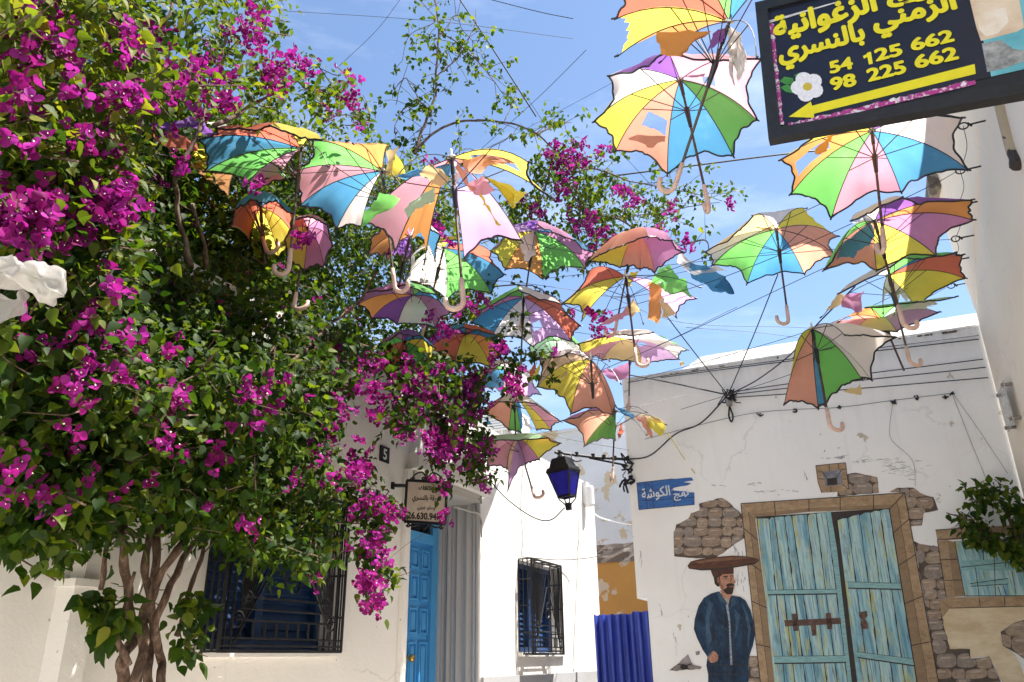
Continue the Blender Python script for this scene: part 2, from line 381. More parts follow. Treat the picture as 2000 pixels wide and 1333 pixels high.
def window(fr, h, gs):
    a, b, c, d, dp = h
    f = MB()
    for q in ((a, a+.05, c, d), (b-.05, b, c, d), (a+.05, b-.05, c, c+.05), (a+.05, b-.05, d-.05, d), ((a+b)/2-.03, (a+b)/2+.03, c+.05, d-.05)):
        f.fbox(fr, *q, -dp+.004, -dp+.075)
    wd = f.build('window', plain('shutter_blue', (.008, .038, .12), .5), house)
    l = MB(); n = 15
    for i in range(n):
        z = c+.06+(d-c-.12)*i/n; hgt = (d-c-.12)/n
        for x0, x1 in ((a+.055, (a+b)/2-.035), ((a+b)/2+.035, b-.055)):
            l.box(fr.p(x0, z, -dp+.02), fr.u*(x1-x0), UP*hgt*.9+fr.n*-.018, UP*.006+fr.n*.012)
    l.fbox(fr, a+.05, b-.05, c+.05, d-.05, -dp+.005, -dp+.014)
    l.build('shutter_slats', plain('shutter_blue', (.008, .038, .12), .5), wd)
    sl = MB(); sl.fbox(fr, a-.02, b+.02, c-.035, c-.002, -.10, .035); sl.build('sill', M_WHITE, wd)
    grille(wd, *gs); return wd
gb0, gb1, ga0, ga1 = HO.sz(1014, 1200, 0)[0], HO.sz(1099, 1200, .13)[0], HO.sz(392, 1265, .02)[0], HO.sz(666, 1265, .13)[0]
window(HO, WB, (gb0, gb1, 1.145, 1.985))
window(HO, WA, (ga0, ga1, 1.155, 2.02))
# number plate
npl = MB(); q = HO.p(4.60, 2.41, .003); npl.fbox(HO, 4.61, 4.73, 2.42, 2.535, .003, .010); npo = npl.build('number_plate', M_BLACK, house)
npo['label'] = 'small black plate with the number 5'
text('numeral', '5', HO.p(4.645, 2.437, .0105), HO.p(4.695, 2.437, .0105), .08, UP, AC, M_WHITEP, npo, .03)
# downpipe
dp = MB(); dp.fbox(HO, 2.31, 2.42, 0, 1.42, .001, .11); dp.fbox(HO, 2.295, 2.435, 1.40, 1.43, .0015, .125)
dp.fbox(HO, 2.36, 2.47, 1.43, 2.9, .001, .09); dp.build('downpipe', M_WHITE, house)
# small junction box on the far end
jb = MB(); q = HO.p(9.05, 2.80, .06)
jb.tube([q, q+UP*.02, q+UP*.22, q+UP*.24], [.055, .065, .065, .055], 14); jb.fbox(HO, 9.0, 9.10, 2.83, 3.09, .002, .05)
jbo = thing('junction_box', q, 'white plastic cable box high on the sunlit corner of the white house', 'junction box'); jb.build('casing', M_WHITEP, jbo)

# ------------------------------------------------------------------ painted house across the end
MZ = 3.61
mural = thing('painted_house', MU.p(-.4, 0, -1), 'weathered white house whose wall carries a painted teal door and stonework', 'house')
XL, XR = -1.955, RWX
m = MB()
m.add([MU.p(XL, 1.58), MU.p(XR+3, 1.58), MU.p(XR+3, MZ), MU.p(XL, MZ)], [(0, 1, 2, 3)])
m.add([MU.p(XL+.09, 0, -.004), MU.p(XR+3, 0, -.004), MU.p(XR+3, 1.58, -.004), MU.p(XL+.09, 1.58, -.004)], [(0, 1, 2, 3)])
m.add([MU.p(XL, 1.58), MU.p(XL+.09, 1.555, -.004), MU.p(XL+.09, 1.555, -3), MU.p(XL, 1.58, -3)], [(0, 1, 2, 3)])
m.add([MU.p(XL, 1.58), MU.p(XL, MZ), MU.p(XL, MZ, -3), MU.p(XL, 1.58, -3)], [(0, 1, 2, 3)])
m.add([MU.p(XL+.09, 0), MU.p(XL+.09, 1.56), MU.p(XL+.09, 1.56, -3), MU.p(XL+.09, 0, -3)], [(0, 1, 2, 3)])
m.build('wall', M_MURAL, mural)
# the worn edge and the coping that catches the sun
m = MB(); nseg = 60
for i in range(nseg):
    a0, a1 = XL+(XR+1-XL)*i/nseg, XL+(XR+1-XL)*(i+1)/nseg
    h = lambda a: MZ-.02+.025*mnoise.noise((a*3, 1, 1))
    rise = lambda a: .02+.14*min(1, max(0, (a-XL-.5)/.25))
    m.add([MU.p(a0, h(a0), .006), MU.p(a1, h(a1), .006), MU.p(a1, MZ+rise(a1), -.16), MU.p(a0, MZ+rise(a0), -.16)], [(0, 1, 2, 3)])
    m.add([MU.p(a0, MZ+rise(a0), -.16), MU.p(a1, MZ+rise(a1), -.16), MU.p(a1, MZ+rise(a1), -3), MU.p(a0, MZ+rise(a0), -3)], [(0, 1, 2, 3)])
m.build('coping', M_WHITE, mural)
m = MB(); random.seed(4)
for i in range(16):
    a = random.uniform(XL, XR); z = MZ-.02+.025*mnoise.noise((a*3, 1, 1)); w = random.uniform(.01, .06)
    m.box(MU.p(a, z-.012, .002), AC*w, UP*random.uniform(.006, .02), -ST*.008)
m.build('crumbled_edge', M_RUBBLE, mural)
for s_, z_ in ((-1.02, 3.75), (-.92, 3.75), (.75, 3.76), (.80, 3.76)):
    pass

# ------------------------------------------------------------------ beige house on the right
bh = thing('beige_house', RW.p(3, 0, -1.5), 'plain cream rendered house wall rising at the right side of the lane', 'house')
BZ = 4.9
m = MB(); ng = 24
A0, A1 = -4.0, 6.99
# near face with a strip along its far upper corner that turns a little towards the lane mouth
brk = [(6.99, 0), (6.99, 3.70), (6.42, 4.05), (5.55, 4.25), (4.9, 4.45), (4.55, BZ)]
m.add([RW.p(A0, 0), RW.p(6.99, 0), RW.p(6.99, 3.70), RW.p(6.42, 4.05), RW.p(5.55, 4.25), RW.p(4.9, 4.45), RW.p(4.55, BZ), RW.p(A0, BZ)], [tuple(range(8))])
m.add([RW.p(6.99, 3.70), RW.p(6.99, BZ, .10), RW.p(4.55, BZ), RW.p(4.9, 4.45), RW.p(5.55, 4.25), RW.p(6.42, 4.05)], [(0, 1, 2), (0, 2, 3), (0, 3, 4), (0, 4, 5)])
m.add([RW.p(A0, BZ), RW.p(4.55, BZ), RW.p(6.99, BZ, .10), RW.p(6.99, BZ, -5), RW.p(A0, BZ, -5)], [(0, 1, 2, 3, 4)])
m.add([RW.p(A0, 0), RW.p(A0, BZ), RW.p(A0, BZ, -5), RW.p(A0, 0, -5)], [(0, 1, 2, 3)])
m.build('wall', M_BEIGE, bh)
m = MB(); m.fbox(RW, 6.62, 6.99, 4.74, 4.87, .03, .16); m.build('stone_coping', M_RUBBLE, bh)
# broken pipe bed
m = MB(); pp = [RW.hit(x, y, .012) for x, y in ((1948, 176), (1956, 215), (1966, 255), (1975, 290), (1984, 312), (1990, 330))]
m.tube(spline(pp, 5), [.030]*20+[.034, .038, .040, .042, .036, .02], 9); m.build('broken_pipe', plaster('rusty_mortar', (.52, .42, .28), (.30, .2, .1), (.06, .045, .035), .52, .7, bstr=1), bh)
m = MB(); pp = [RW.hit(x, y, .006) for x, y in ((1942, 178), (1950, 215), (1959, 255), (1968, 285))]
m.tube(spline(pp, 5), .012, 6); m.build('pipe_groove', plaster('dark_groove', (.10, .08, .06), (.05, .04, .03), (.3, .25, .2), .6, .7, bstr=1), bh)

# ------------------------------------------------------------------ houses that close the alley
gh = Frame(ST*12.2, AC, -ST)
grey = thing('grey_house', gh.p(-2, 0, -1), 'blotchy blue grey house wall closing the alley behind the lantern', 'house')
a0, zt0 = gh.sz(960, 858); a1, zt1 = gh.sz(1230, 824); zt = (zt0+zt1)/2
m = MB(); m.add([gh.p(-7, 0), gh.p(2, 0), gh.p(2, zt), gh.p(-7, zt)], [(0, 1, 2, 3)]); m.add([gh.p(-7, zt), gh.p(2, zt), gh.p(2, zt, -4), gh.p(-7, zt, -4)], [(0, 1, 2, 3)])
m.build('wall', M_GREYW, grey)
m = MB(); m.fbox(gh, -7, 2, zt-.05, zt, .002, .05); m.build('cornice', M_GREYW, grey)
oh = Frame(ST*10.2, AC, -ST)
och = thing('ochre_wall', oh.p(-2.4, 0, -.3), 'low ochre plastered wall topped by a band of bare rubble', 'wall')
_, zr = oh.sz(1200, 1098); _, zq = oh.sz(1200, 1062)
m = MB(); m.fbox(oh, -5, 0, 0, zr, -.35, 0); m.build('ochre_face', M_OCHRE, och)
m = MB(); ns = 40; ri = 4
def rp(i, j):
    a = -5+5*i/ns; z = zr+(zq-zr)*j/ri; k = 1 if j == ri else .5
    return oh.p(a, z+.05*k*mnoise.noise((a*5, j, 3)), .02+.04*mnoise.noise((a*7, j*2.3, 9)) - .02*j)
for i in range(ns):
    for j in range(ri): m.add([rp(i, j), rp(i+1, j), rp(i+1, j+1), rp(i, j+1)], [(0, 1, 2, 3)])
    m.add([rp(i, ri), rp(i+1, ri), rp(i+1, ri)-oh.n*.35, rp(i, ri)-oh.n*.35], [(0, 1, 2, 3)])
m.build('rubble_top', M_RUBBLE, och)
# white tank and parapet seen over the roofs
th = Frame(ST*11.0, AC, -ST)
s0, z0 = th.sz(938, 850); s1, z1 = th.sz(996, 792)
wt = thing('rooftop_shed', th.p(s0, z0-1, -.3), 'small white louvred shed on the roof beyond the white house', 'shed')
m = MB(); m.fbox(th, s0-.5, s1, z0-2.5, z1, -.8, 0); m.build('wall', M_WHITE, wt)
m = MB()
for i in range(8): m.fbox(th, s0-.4, s1-.05, z0+.03+(z1-z0-.08)*i/8, z0+.03+(z1-z0-.08)*(i+.55)/8, .002, .03)
m.build('louvre', M_WHITEP, wt)
# corrugated sheet
def sheet_mat():
    m, nt, bs = newmat('blue_sheet_metal'); n = noise(nt, coords(nt, (7, 7, .5)), 2, 6, .65); col = ramp(nt, n, [(.3, (.025, .04, .30)), (.5, (.05, .085, .46)), (.72, (.12, .17, .58))])
    ru = ramp(nt, noise(nt, coords(nt, (5, 5, 2)), 4, 7, .7), [(.64, (0, 0, 0)), (.70, (.8,)*3)]); col = mix(nt, ru, col, (.16, .09, .06))
    nt.links.new(col, bs.inputs['Base Color']); bs.inputs['Roughness'].default_value = .4; bs.inputs['Metallic'].default_value = .1; return m
cf = Frame(ST*8.6, AC, -ST)
zt_ = cf.sz(1210, 1200)[1]; sa = cf.sz(1160, 1202)[0]; sb = cf.sz(1262, 1196)[0]
cs = thing('corrugated_sheet', cf.p((sa+sb)/2, 0, 0), 'bright blue corrugated metal sheet blocking the alley', 'metal sheet')
m = MB(); n = 120; prev = None
lean = lambda a, z: cf.p(a+.05*(1-z/zt_), z, .10*(1-z/zt_))
for i in range(n+1):
    a = sa+(sb+.25-sa)*i/n; ph = (i/n*10.3+.12*math.sin(i*.11)) % 1
    o = .026*max(-1, min(1, 2.2*math.sin(ph*2*math.pi)))+.006*math.sin(i*.23)
    top = zt_+.006*math.sin(i*.9)+(.02 if i > 62 else 0)
    cur = (lean(a, 0)+cf.n*o, lean(a, top)+cf.n*o)
    if prev: m.add([prev[0], cur[0], cur[1], prev[1], prev[0]-cf.n*.003, cur[0]-cf.n*.003, cur[1]-cf.n*.003, prev[1]-cf.n*.003], [(0, 1, 2, 3), (7, 6, 5, 4), (3, 2, 6, 7)])
    prev = cur
m.build('sheet', sheet_mat(), cs)
# ------------------------------------------------------------------ what is painted on the end wall
def wallc(nt, sx=1, sz=1):
    g = nt.nodes.new('ShaderNodeNewGeometry'); a = nt.nodes.new('ShaderNodeMapping'); a.inputs['Rotation'].default_value = (0, 0, R(24))
    b = nt.nodes.new('ShaderNodeMapping'); b.inputs['Scale'].default_value = (sx, 0, sz)
    nt.links.new(g.outputs['Position'], a.inputs[0]); nt.links.new(a.outputs[0], b.inputs[0]); return b.outputs[0]
def warp(nt, v, amt, sc):
    n = nt.nodes.new('ShaderNodeTexNoise'); n.inputs['Scale'].default_value = sc; nt.links.new(v, n.inputs['Vector'])
    m = nt.nodes.new('ShaderNodeVectorMath'); m.operation = 'MULTIPLY_ADD'; m.inputs[1].default_value = (amt,)*3
    nt.links.new(n.outputs['Color'], m.inputs[0]); nt.links.new(v, m.inputs[2]); return m.outputs[0]
def stone_mat(name, c, sx=6.5, sz=9.5):
    m, nt, bs = newmat(name); v = warp(nt, wallc(nt, sx, sz), .35, 1.2)
    e = nt.nodes.new('ShaderNodeTexVoronoi'); e.feature = 'DISTANCE_TO_EDGE'; e.inputs['Scale'].default_value = 1; e.inputs['Randomness'].default_value = .68; nt.links.new(v, e.inputs['Vector'])
    k = nt.nodes.new('ShaderNodeTexVoronoi'); k.feature = 'F1'; k.inputs['Scale'].default_value = 1; k.inputs['Randomness'].default_value = .68; nt.links.new(v, k.inputs['Vector'])
    sp = nt.nodes.new('ShaderNodeSeparateColor'); nt.links.new(k.outputs['Color'], sp.inputs[0])
    base = ramp(nt, sp.outputs[0], [(0, tuple(x*.72 for x in c)), (.5, c), (1, (c[0]*1.15, c[1]*1.2, c[2]*1.3))])
    base = mix(nt, ramp(nt, noise(nt, wallc(nt, 6, 22), 3, 6, .7), [(.45, (0, 0, 0)), (.75, (.6,)*3)]), base, tuple(min(1, x*1.9) for x in c))
    dark = ramp(nt, e.outputs['Distance'], [(.0, (.05, .05, .05)), (.012, (.12,)*3), (.035, (.62,)*3), (.14, (.9,)*3), (.3, (1, 1, 1))])
    nt.links.new(mix(nt, 1, base, dark, 'MULTIPLY'), bs.inputs['Base Color']); bs.inputs['Roughness'].default_value = .85; return m
P_STONE = stone_mat('painted_stone', (.32, .24, .185), 7.0, 11.0); P_STONEG = stone_mat('painted_grey_stone', (.27, .23, .22), 5.5, 7.5)
P_TAN = paint('painted_tan_stone', (.42, .29, .175), (.27, .18, .10), (5, 5, 9), .6, (.62, .50, .36))
P_TAND = paint('painted_tan_side', (.30, .20, .115), (.22, .15, .09), (3, 3, 8), .4, (.40, .3, .2))
P_INK = paint('painted_outline', (.03, .025, .022), (.05, .04, .035), (8, 8, 8))
def plank_mat():
    m, nt, bs = newmat('painted_planks'); v = wallc(nt, 16, 1.3)
    n = noise(nt, v, 1, 7, .62)
    col = ramp(nt, n, [(.25, (.05, .16, .20)), (.38, (.13, .31, .42)), (.47, (.24, .45, .52)), (.55, (.42, .60, .56)), (.64, (.24, .40, .56)), (.75, (.12, .30, .34))])
    y = ramp(nt, noise(nt, wallc(nt, 13, 2.2), 1.3, 5, .65), [(.53, (0, 0, 0)), (.63, (.85,)*3)]); col = mix(nt, y, col, (.46, .44, .13))
    w = ramp(nt, noise(nt, wallc(nt, 60, 4), 1.5, 6, .7), [(.56, (0, 0, 0)), (.70, (.7,)*3)]); col = mix(nt, w, col, (.62, .68, .66))
    d = ramp(nt, noise(nt, wallc(nt, 42, 2.0), 1.7, 6, .7), [(.53, (0, 0, 0)), (.66, (.85,)*3)]); col = mix(nt, d, col, (.045, .08, .08)); g_ = ramp(nt, noise(nt, wallc(nt, 5, 3.5), 1.1, 7, .7), [(.55, (0, 0, 0)), (.72, (.7,)*3)]); col = mix(nt, g_, col, (.07, .10, .10))
    nt.links.new(col, bs.inputs['Base Color']); bs.inputs['Roughness'].default_value = .8; return m
P_PLANK = plank_mat()
P_RAIL = paint('painted_rail', (.28, .50, .50), (.16, .33, .36), (5, 5, 40), .8, (.5, .6, .5))
P_RUST = paint('painted_rust', (.16, .09, .07), (.06, .035, .03), (14, 14, 14), .5, (.32, .22, .18))
P_CREAM = paint('painted_cream', (.70, .60, .42), (.52, .38, .22), (1.2, 1.2, 3), .5, (.80, .74, .60))
P_BLUE = paint('painted_blue', (.045, .16, .45), (.03, .10, .32), (4, 4, 18), .7, (.10, .26, .60))
P_JACK = paint('painted_denim', (.014, .05, .11), (.003, .010, .026), (5, 5, 2.6), .7, (.06, .12, .20))
P_JACKL = paint('painted_denim_light', (.05, .10, .17), (.025, .06, .11), (9, 9, 4), .6, (.2, .26, .33))
P_SKIN = paint('painted_skin', (.50, .27, .18), (.36, .17, .10), (9, 9, 7), .5, (.66, .42, .32))
P_SKIND = paint('painted_skin_shadow', (.30, .14, .09), (.22, .10, .06), (9, 9, 7))
P_HAIR = paint('painted_hair', (.018, .012, .010), (.05, .03, .025), (12, 12, 12))
P_HAT = paint('painted_cap', (.10, .04, .03), (.05, .02, .015), (9, 9, 9))
P_BREAD = paint('painted_bread', (.13, .055, .030), (.06, .025, .015), (5, 5, 30), .6, (.20, .10, .06))
P_GREY = paint('painted_grey', (.26, .26, .30), (.16, .16, .19), (9, 9, 9))
P_LET = paint('painted_lettering', (.72, .74, .76), (.5, .55, .62), (9, 9, 9))
def r4(pts): return [(1200+x*.3549, 860+y*.3549) for x, y in pts]
def r5(pts): return [(1600+x*.3549, 860+y*.3549) for x, y in pts]
def poly(mb, pts, off):
    """flat painted shape on the wall, `off` mm proud"""
    q = [MU.hit(x, y, off/1000) for x, y in pts]
    bm = bmesh.new(); vs = [bm.verts.new(p) for p in q]; f = bm.faces.new(vs)
    f.normal_update()
    if f.normal.dot(MU.n) < 0: f.normal_flip()
    bmesh.ops.triangulate(bm, faces=[f]); bm.verts.index_update()
    mb.add([v.co for v in bm.verts], [[v.index for v in t.verts] for t in bm.faces]); bm.free(); return mb
def rough(pts, amp=1.0, step=7, seed=1):
    rd = random.Random(seed); out = []
    for i, a in enumerate(pts):
        b = pts[(i+1) % len(pts)]; d = math.dist(a, b); n = max(1, int(d/step))
        for k in range(n):
            t = k/n; j = 0 if k == 0 else amp
            out.append((a[0]+(b[0]-a[0])*t+rd.uniform(-j, j), a[1]+(b[1]-a[1])*t+rd.uniform(-j, j)))
    return out
def line(mb, pts, w, off):
    for a, b in zip(pts[:-1], pts[1:]):
        d = math.dist(a, b) or 1; nx, ny = -(b[1]-a[1])/d*w/2, (b[0]-a[0])/d*w/2
        poly(mb, [(a[0]+nx, a[1]+ny), (b[0]+nx, b[1]+ny), (b[0]-nx, b[1]-ny), (a[0]-nx, a[1]-ny)], off)
    return mb
def part(name, mat, shapes, parent, off, grow=0):
    mb = MB()
    for s in shapes: poly(mb, s, off)
    return mb.build(name, mat, parent)
def lp(a, b, t): return (a[0]+(b[0]-a[0])*t, a[1]+(b[1]-a[1])*t)

# rubble patches
pat = [rough(r4([(465, 350), (590, 318), (640, 350), (700, 410), (715, 540), (640, 590), (555, 650), (405, 648), (330, 640), (325, 510), (340, 465), (410, 430), (420, 405), (470, 385)]), 1.0, 8, 1),
       rough(r5([(150, 190), (200, 180), (320, 205), (328, 290), (100, 310), (100, 280), (150, 275)]), .8, 8, 2),
       rough(r5([(385, 285), (430, 262), (520, 262), (560, 295), (630, 315), (655, 385), (575, 400), (565, 470), (495, 475), (470, 350), (465, 290)]), .8, 8, 3),
       rough(r5([(520, 555), (555, 572), (660, 587), (700, 860), (665, 900), (690, 1040), (720, 1150), (830, 1150), (835, 1205), (935, 1190), (1000, 1333), (655, 1345), (600, 990)]), 1.0, 8, 4),
       rough(r4([(742, 1190), (790, 1190), (800, 1345), (735, 1345)]), .8, 8, 6)]
STN = [paint('painted_stone_%s' % n, c, tuple(x*.62 for x in c), (7, 7, 12), .7, tuple(min(1, x*1.75) for x in c)) for n, c in (('brown', (.34, .25, .185)), ('grey', (.31, .255, .215)), ('warm', (.40, .30, .22)))]
STL = paint('painted_stone_light', (.50, .41, .33), (.36, .28, .22), (9, 9, 16)); GROUT = paint('painted_grout', (.12, .09, .07), (.06, .046, .036), (9, 9, 9))
sr = random.Random(17)
def stones_in(outline, rowh, name, off=2.0, mats=None):
    mb = MB(); mb.cur = 0; poly(mb, outline, off); x0, x1 = min(p[0] for p in outline), max(p[0] for p in outline); y0, y1 = min(p[1] for p in outline), max(p[1] for p in outline)
    def ins(x, y):
        c = False; j = len(outline)-1
        for i in range(len(outline)):
            (xi, yi), (xj, yj) = outline[i], outline[j]
            if (yi > y) != (yj > y) and x < (xj-xi)*(y-yi)/(yj-yi)+xi: c = not c
            j = i
        return c
    def put(cx, cy, hw, hh, sh, o, grow=1.0):
        pts = []
        for k in range(18):
            a = 2*math.pi*k/18; ca, sa_ = math.cos(a), math.sin(a); q = (abs(ca)**3.4+abs(sa_)**3.4)**(-1/3.4); j = 1+sr.uniform(-.05, .05)
            x, y = cx+hw*ca*q*j*grow, cy+hh*sa_*q*j*grow+sh*ca*hw
            qx, qy = (cx, cy) if ins(cx, cy) else ((cx+hw*.6, cy) if ins(cx+hw*.6, cy) else (cx-hw*.6, cy))
            for _ in range(12):                    # keep the stone inside the patch
                if ins(x, y): break
                x, y = x+(qx-x)*.16, y+(qy-y)*.16
            pts.append((x, y))
        poly(mb, pts, o)
    y = y0; r_ = 0; idx = 0
    while y < y1+rowh:
        rh = rowh*sr.uniform(.8, 1.2); x = x0-sr.uniform(0, rowh)
        while x < x1:
            w_ = rowh*sr.uniform(.95, 2.0); cx, cy = x+w_/2, y+rh/2+sr.uniform(-.08, .08)*rh
            if ins(cx, cy) or (ins(cx+w_*.3, cy) and ins(cx+w_*.3, cy+rh*.3)) or (ins(cx-w_*.3, cy) and ins(cx-w_*.3, cy+rh*.3)):
                idx += 1; mb.cur = 1+sr.randrange(3); sh = sr.uniform(-.10, .04); put(cx, cy, w_/2-.25, rh/2*sr.uniform(.96, 1.06)-.1, sh, off+.7+.004*idx)
                mb.cur = 4
                if w_ > rowh*1.1: put(cx-w_*.06, cy-rh*.20, w_*.26, rh*.075, sh, off+1.6+.004*idx)
            x += w_
        y += rh
    mb.build(name, [GROUT]+STN+[STL], mural)
for s_, rh_ in zip(pat, (19, 21, 20, 24, 20)): stones_in(s_, rh_, 'painted_stonework')
stones_in(rough(r5([(998, 1055), (1075, 1005), (1150, 985), (1150, 1215), (1010, 1130)]), .8, 8, 5), 26, 'painted_stonework', 2.6)
part('painted_cream_patch', P_CREAM, [rough(r5([(665, 905), (720, 925), (1150, 915), (1150, 985), (1075, 1005), (998, 1055), (1010, 1130), (1080, 1185), (1150, 1333), (1010, 1333), (935, 1190), (835, 1200), (830, 1150), (720, 1150), (690, 1040)]), 1, 9, 7)], mural, 1.6)
for s in pat[:0]: line(MB(), s+[s[0]], 1.1, 2.8).build('painted_stone_outline', P_INK, mural)
# splash of bare stone low on the left
part('painted_bare_patch', P_STONEG, [rough(r4([(300, 1268), (345, 1235), (405, 1178), (430, 1235), (482, 1248), (470, 1262), (400, 1262), (340, 1272)]), 1.2, 6, 9), rough(r4([(445, 1165), (470, 1160), (468, 1180), (450, 1185)]), .6, 6, 10)], mural, 2)

# door frame
frm = None
lt = [(1447, 984), (1512, 980.5), (1580, 975), (1641, 970.5), (1706, 967), (1767, 963)]
lb = [(1475, 1011), (1515, 1007), (1580, 1000), (1641, 998), (1706, 995), (1738, 994)]
stones, sides, ink = [], [], MB()
for i in range(5):
    stones.append([lt[i], lt[i+1], lp(lt[i+1], lb[i+1], .72), lp(lt[i], lb[i], .72)]); sides.append([lp(lt[i], lb[i], .72), lp(lt[i+1], lb[i+1], .72), lb[i+1], lb[i]])
    line(ink, [lt[i+1], lb[i+1]], 1.6, 5)
jl = [0, .13, .31, .52, .75, 1.0]
for (oa, ob, ia, ib) in (((1447, 984.5), (1487, 1350), (1475, 1011.5), (1518, 1350)), ((1767, 963.5), (1836, 1350), (1738, 994.5), (1795, 1350))):
    for i in range(5):
        a, b, c, d = lp(oa, ob, jl[i]), lp(oa, ob, jl[i+1]), lp(ia, ib, jl[i+1]), lp(ia, ib, jl[i])
        k = .52
        stones.append([a, lp(a, d, k), lp(b, c, k), b]); sides.append([lp(a, d, k), d, c, lp(b, c, k)])
        line(ink, [b, lp(b, c, k), c], 1.6, 5); line(ink, [lp(a, d, k), lp(b, c, k)], .7, 5)
    line(ink, [oa, ob], 1.6, 5)
line(ink, [lt[0], lt[-1]], 1.6, 5); line(ink, [lt[0], (1449, 1005)], 1.5, 5); line(ink, [lb[0], lb[-1]], 2, 5)
dframe = part('painted_door_frame', P_TAN, stones, mural, 4)
part('painted_frame_side', P_TAND, sides, dframe, 4.2)
ink.build('painted_joint', P_INK, dframe)
# door leaves: dark gap below, planks above
dgap = part('painted_door', P_INK, [[(1477, 1012), (1738, 994), (1795, 1350), (1518, 1350)]], mural, 3)
ink = MB()
wr = random.Random(21)
def wob(mb, a, b, n=26):
    P_ = [(lp(a, b, i/n)[0]+wr.uniform(-.5, .5), lp(a, b, i/n)[1]) for i in range(n+1)]; W_ = [wr.choice((.7, 1.0, 1.6, 2.6))*wr.uniform(.7, 1.2) for _ in range(n+1)]
    for i in range(n): poly(mb, [(P_[i][0]-W_[i]/2, P_[i][1]), (P_[i][0]+W_[i]/2, P_[i][1]), (P_[i+1][0]+W_[i+1]/2, P_[i+1][1]), (P_[i+1][0]-W_[i+1]/2, P_[i+1][1])], 7)
def leaf(tl, bl, tops, bots, jag):
    shp = []
    for i in range(len(tops)-1):
        a, b, c, d = tops[i], tops[i+1], bots[i+1], bots[i]
        m_ = lp(a, b, .5); shp.append([(a[0]+.5, a[1]+jag[i % len(jag)]), (m_[0], m_[1]-1.5+jag[(i+1) % len(jag)]*.5), (b[0]-.5, b[1]+jag[(i+2) % len(jag)]*.6), (c[0]-.5, c[1]), (d[0]+.5, d[1])])
        wob(ink, b, c)
    return shp
T = r4([(785, 430), (850, 432), (880, 425), (935, 420), (975, 415), (1060, 410), (1110, 405), (1165, 400)])
B_ = [(1514+(1658-1514)*i/7, 1350) for i in range(8)]
part('painted_planks', P_PLANK, leaf(None, None, T, B_, [1, 3, 0, 2]), dgap, 5.5)
part('painted_edge_board', P_RAIL, [r4([(1165, 395), (1190, 392), (1225, 600), (1312, 1380), (1285, 1380)])], dgap, 6.5)
T = r5([(100, 442), (155, 425), (220, 408), (280, 398), (335, 388), (385, 376)])
B_ = [(1676, 1350), (1700, 1350), (1724, 1350), (1747, 1350), (1770, 1350), (1793, 1350)]
part('painted_planks', P_PLANK, leaf(None, None, T, B_, [0, 2, 3, 1]), dgap, 5.5)
ra = [r4([(840, 826), (1225, 820), (1228, 846), (845, 852)]), r4([(878, 1190), (1272, 1186), (1276, 1224), (880, 1230)]), r5([(155, 780), (447, 788), (452, 822), (160, 815)]), r5([(205, 1165), (515, 1203), (522, 1242), (210, 1196)])]
for s in ra: part('painted_rail', P_RAIL, [s], dgap, 7.5)
for s in ra: line(ink, [s[3], s[2]], 2.4, 8); line(ink, [s[0], s[1]], .8, 8)
ink.build('painted_gap', P_INK, dgap)
bolt = part('painted_bolt', P_RUST, [r4([(935, 992), (1245, 978), (1248, 1012), (940, 1026)]), r4([(975, 956), (1004, 954), (1012, 1050), (985, 1052)]), r4([(1162, 952), (1192, 950), (1200, 1040), (1172, 1042)]), r4([(1080, 1020), (1110, 1018), (1112, 1075), (1088, 1078)]),
     r5([(216, 948), (262, 940), (266, 968), (252, 985), (268, 1008), (270, 1038), (232, 1042), (226, 1010), (240, 992), (220, 972)])], dgap, 9)
bolt['label'] = 'rusty sliding bolt painted across the teal door'

# small square niche above the door
nf = part('painted_niche', P_TAN, [r4([(1108, 140), (1272, 124), (1290, 270), (1240, 285), (1140, 290), (1120, 230)])], mural, 2.6)
part('painted_niche_hole', P_GREY, [r4([(1145, 175), (1250, 162), (1255, 245), (1162, 255)])], nf, 3.2)
part('painted_niche_dark', P_INK, [r4([(1170, 212), (1225, 205), (1228, 245), (1172, 250)])], nf, 3.8)
ink = MB()
for s in ([(1108, 140), (1272, 124), (1290, 270)], [(1180, 133), (1185, 170)], [(1232, 128), (1236, 163)], [(1114, 175), (1145, 175)], [(1250, 162), (1275, 160)], [(1120, 212), (1156, 215)], [(1254, 215), (1283, 214)], [(1255, 245), (1290, 270)], [(1190, 252), (1192, 287)], [(1140, 290), (1120, 230), (1108, 140)], [(1145, 175), (1170, 212)], [(1250, 162), (1225, 205)]):
    line(ink, r4(s), 1.2, 4.4)
ink.build('painted_joint', P_INK, nf)

# window painted at the right
wf = part('painted_window', P_TAN, [r5([(640, 495), (780, 486), (1160, 462), (1160, 515), (700, 552), (650, 548)]), r5([(650, 551), (705, 552), (745, 865), (700, 868)]), r5([(665, 900), (680, 875), (712, 868), (1160, 858), (1160, 912), (720, 925), (680, 975), (668, 940)])], mural, 4)
part('painted_frame_side', P_TAND, [r5([(705, 552), (745, 560), (802, 858), (745, 862)])], wf, 4)
pw = part('painted_planks', P_PLANK, [r5([(745, 556), (1160, 540), (1160, 856), (802, 858)])], wf, 4.2)
ink = MB()
for s in ([(640, 495), (780, 486), (785, 540)], [(650, 548), (1160, 515)], [(650, 548), (700, 868)], [(745, 556), (802, 858), (1160, 856)], [(660, 660), (765, 655)], [(690, 772), (786, 770)], [(880, 865), (886, 915)], [(1020, 862), (1022, 912)], [(720, 925), (1160, 914)], [(780, 700), (1160, 660)], [(830, 790), (1040, 762)], [(835, 805), (1040, 792)], [(900, 560), (905, 660)], [(960, 556), (970, 855)], [(1020, 552), (1025, 700)], [(860, 700), (880, 855)], [(1060, 720), (1085, 850)], [(985, 805), (1000, 855)], [(1010, 800), (1030, 850)]):
    line(ink, r5(s), 1.5, 5.2)
ink.build('painted_joint', P_INK, wf)
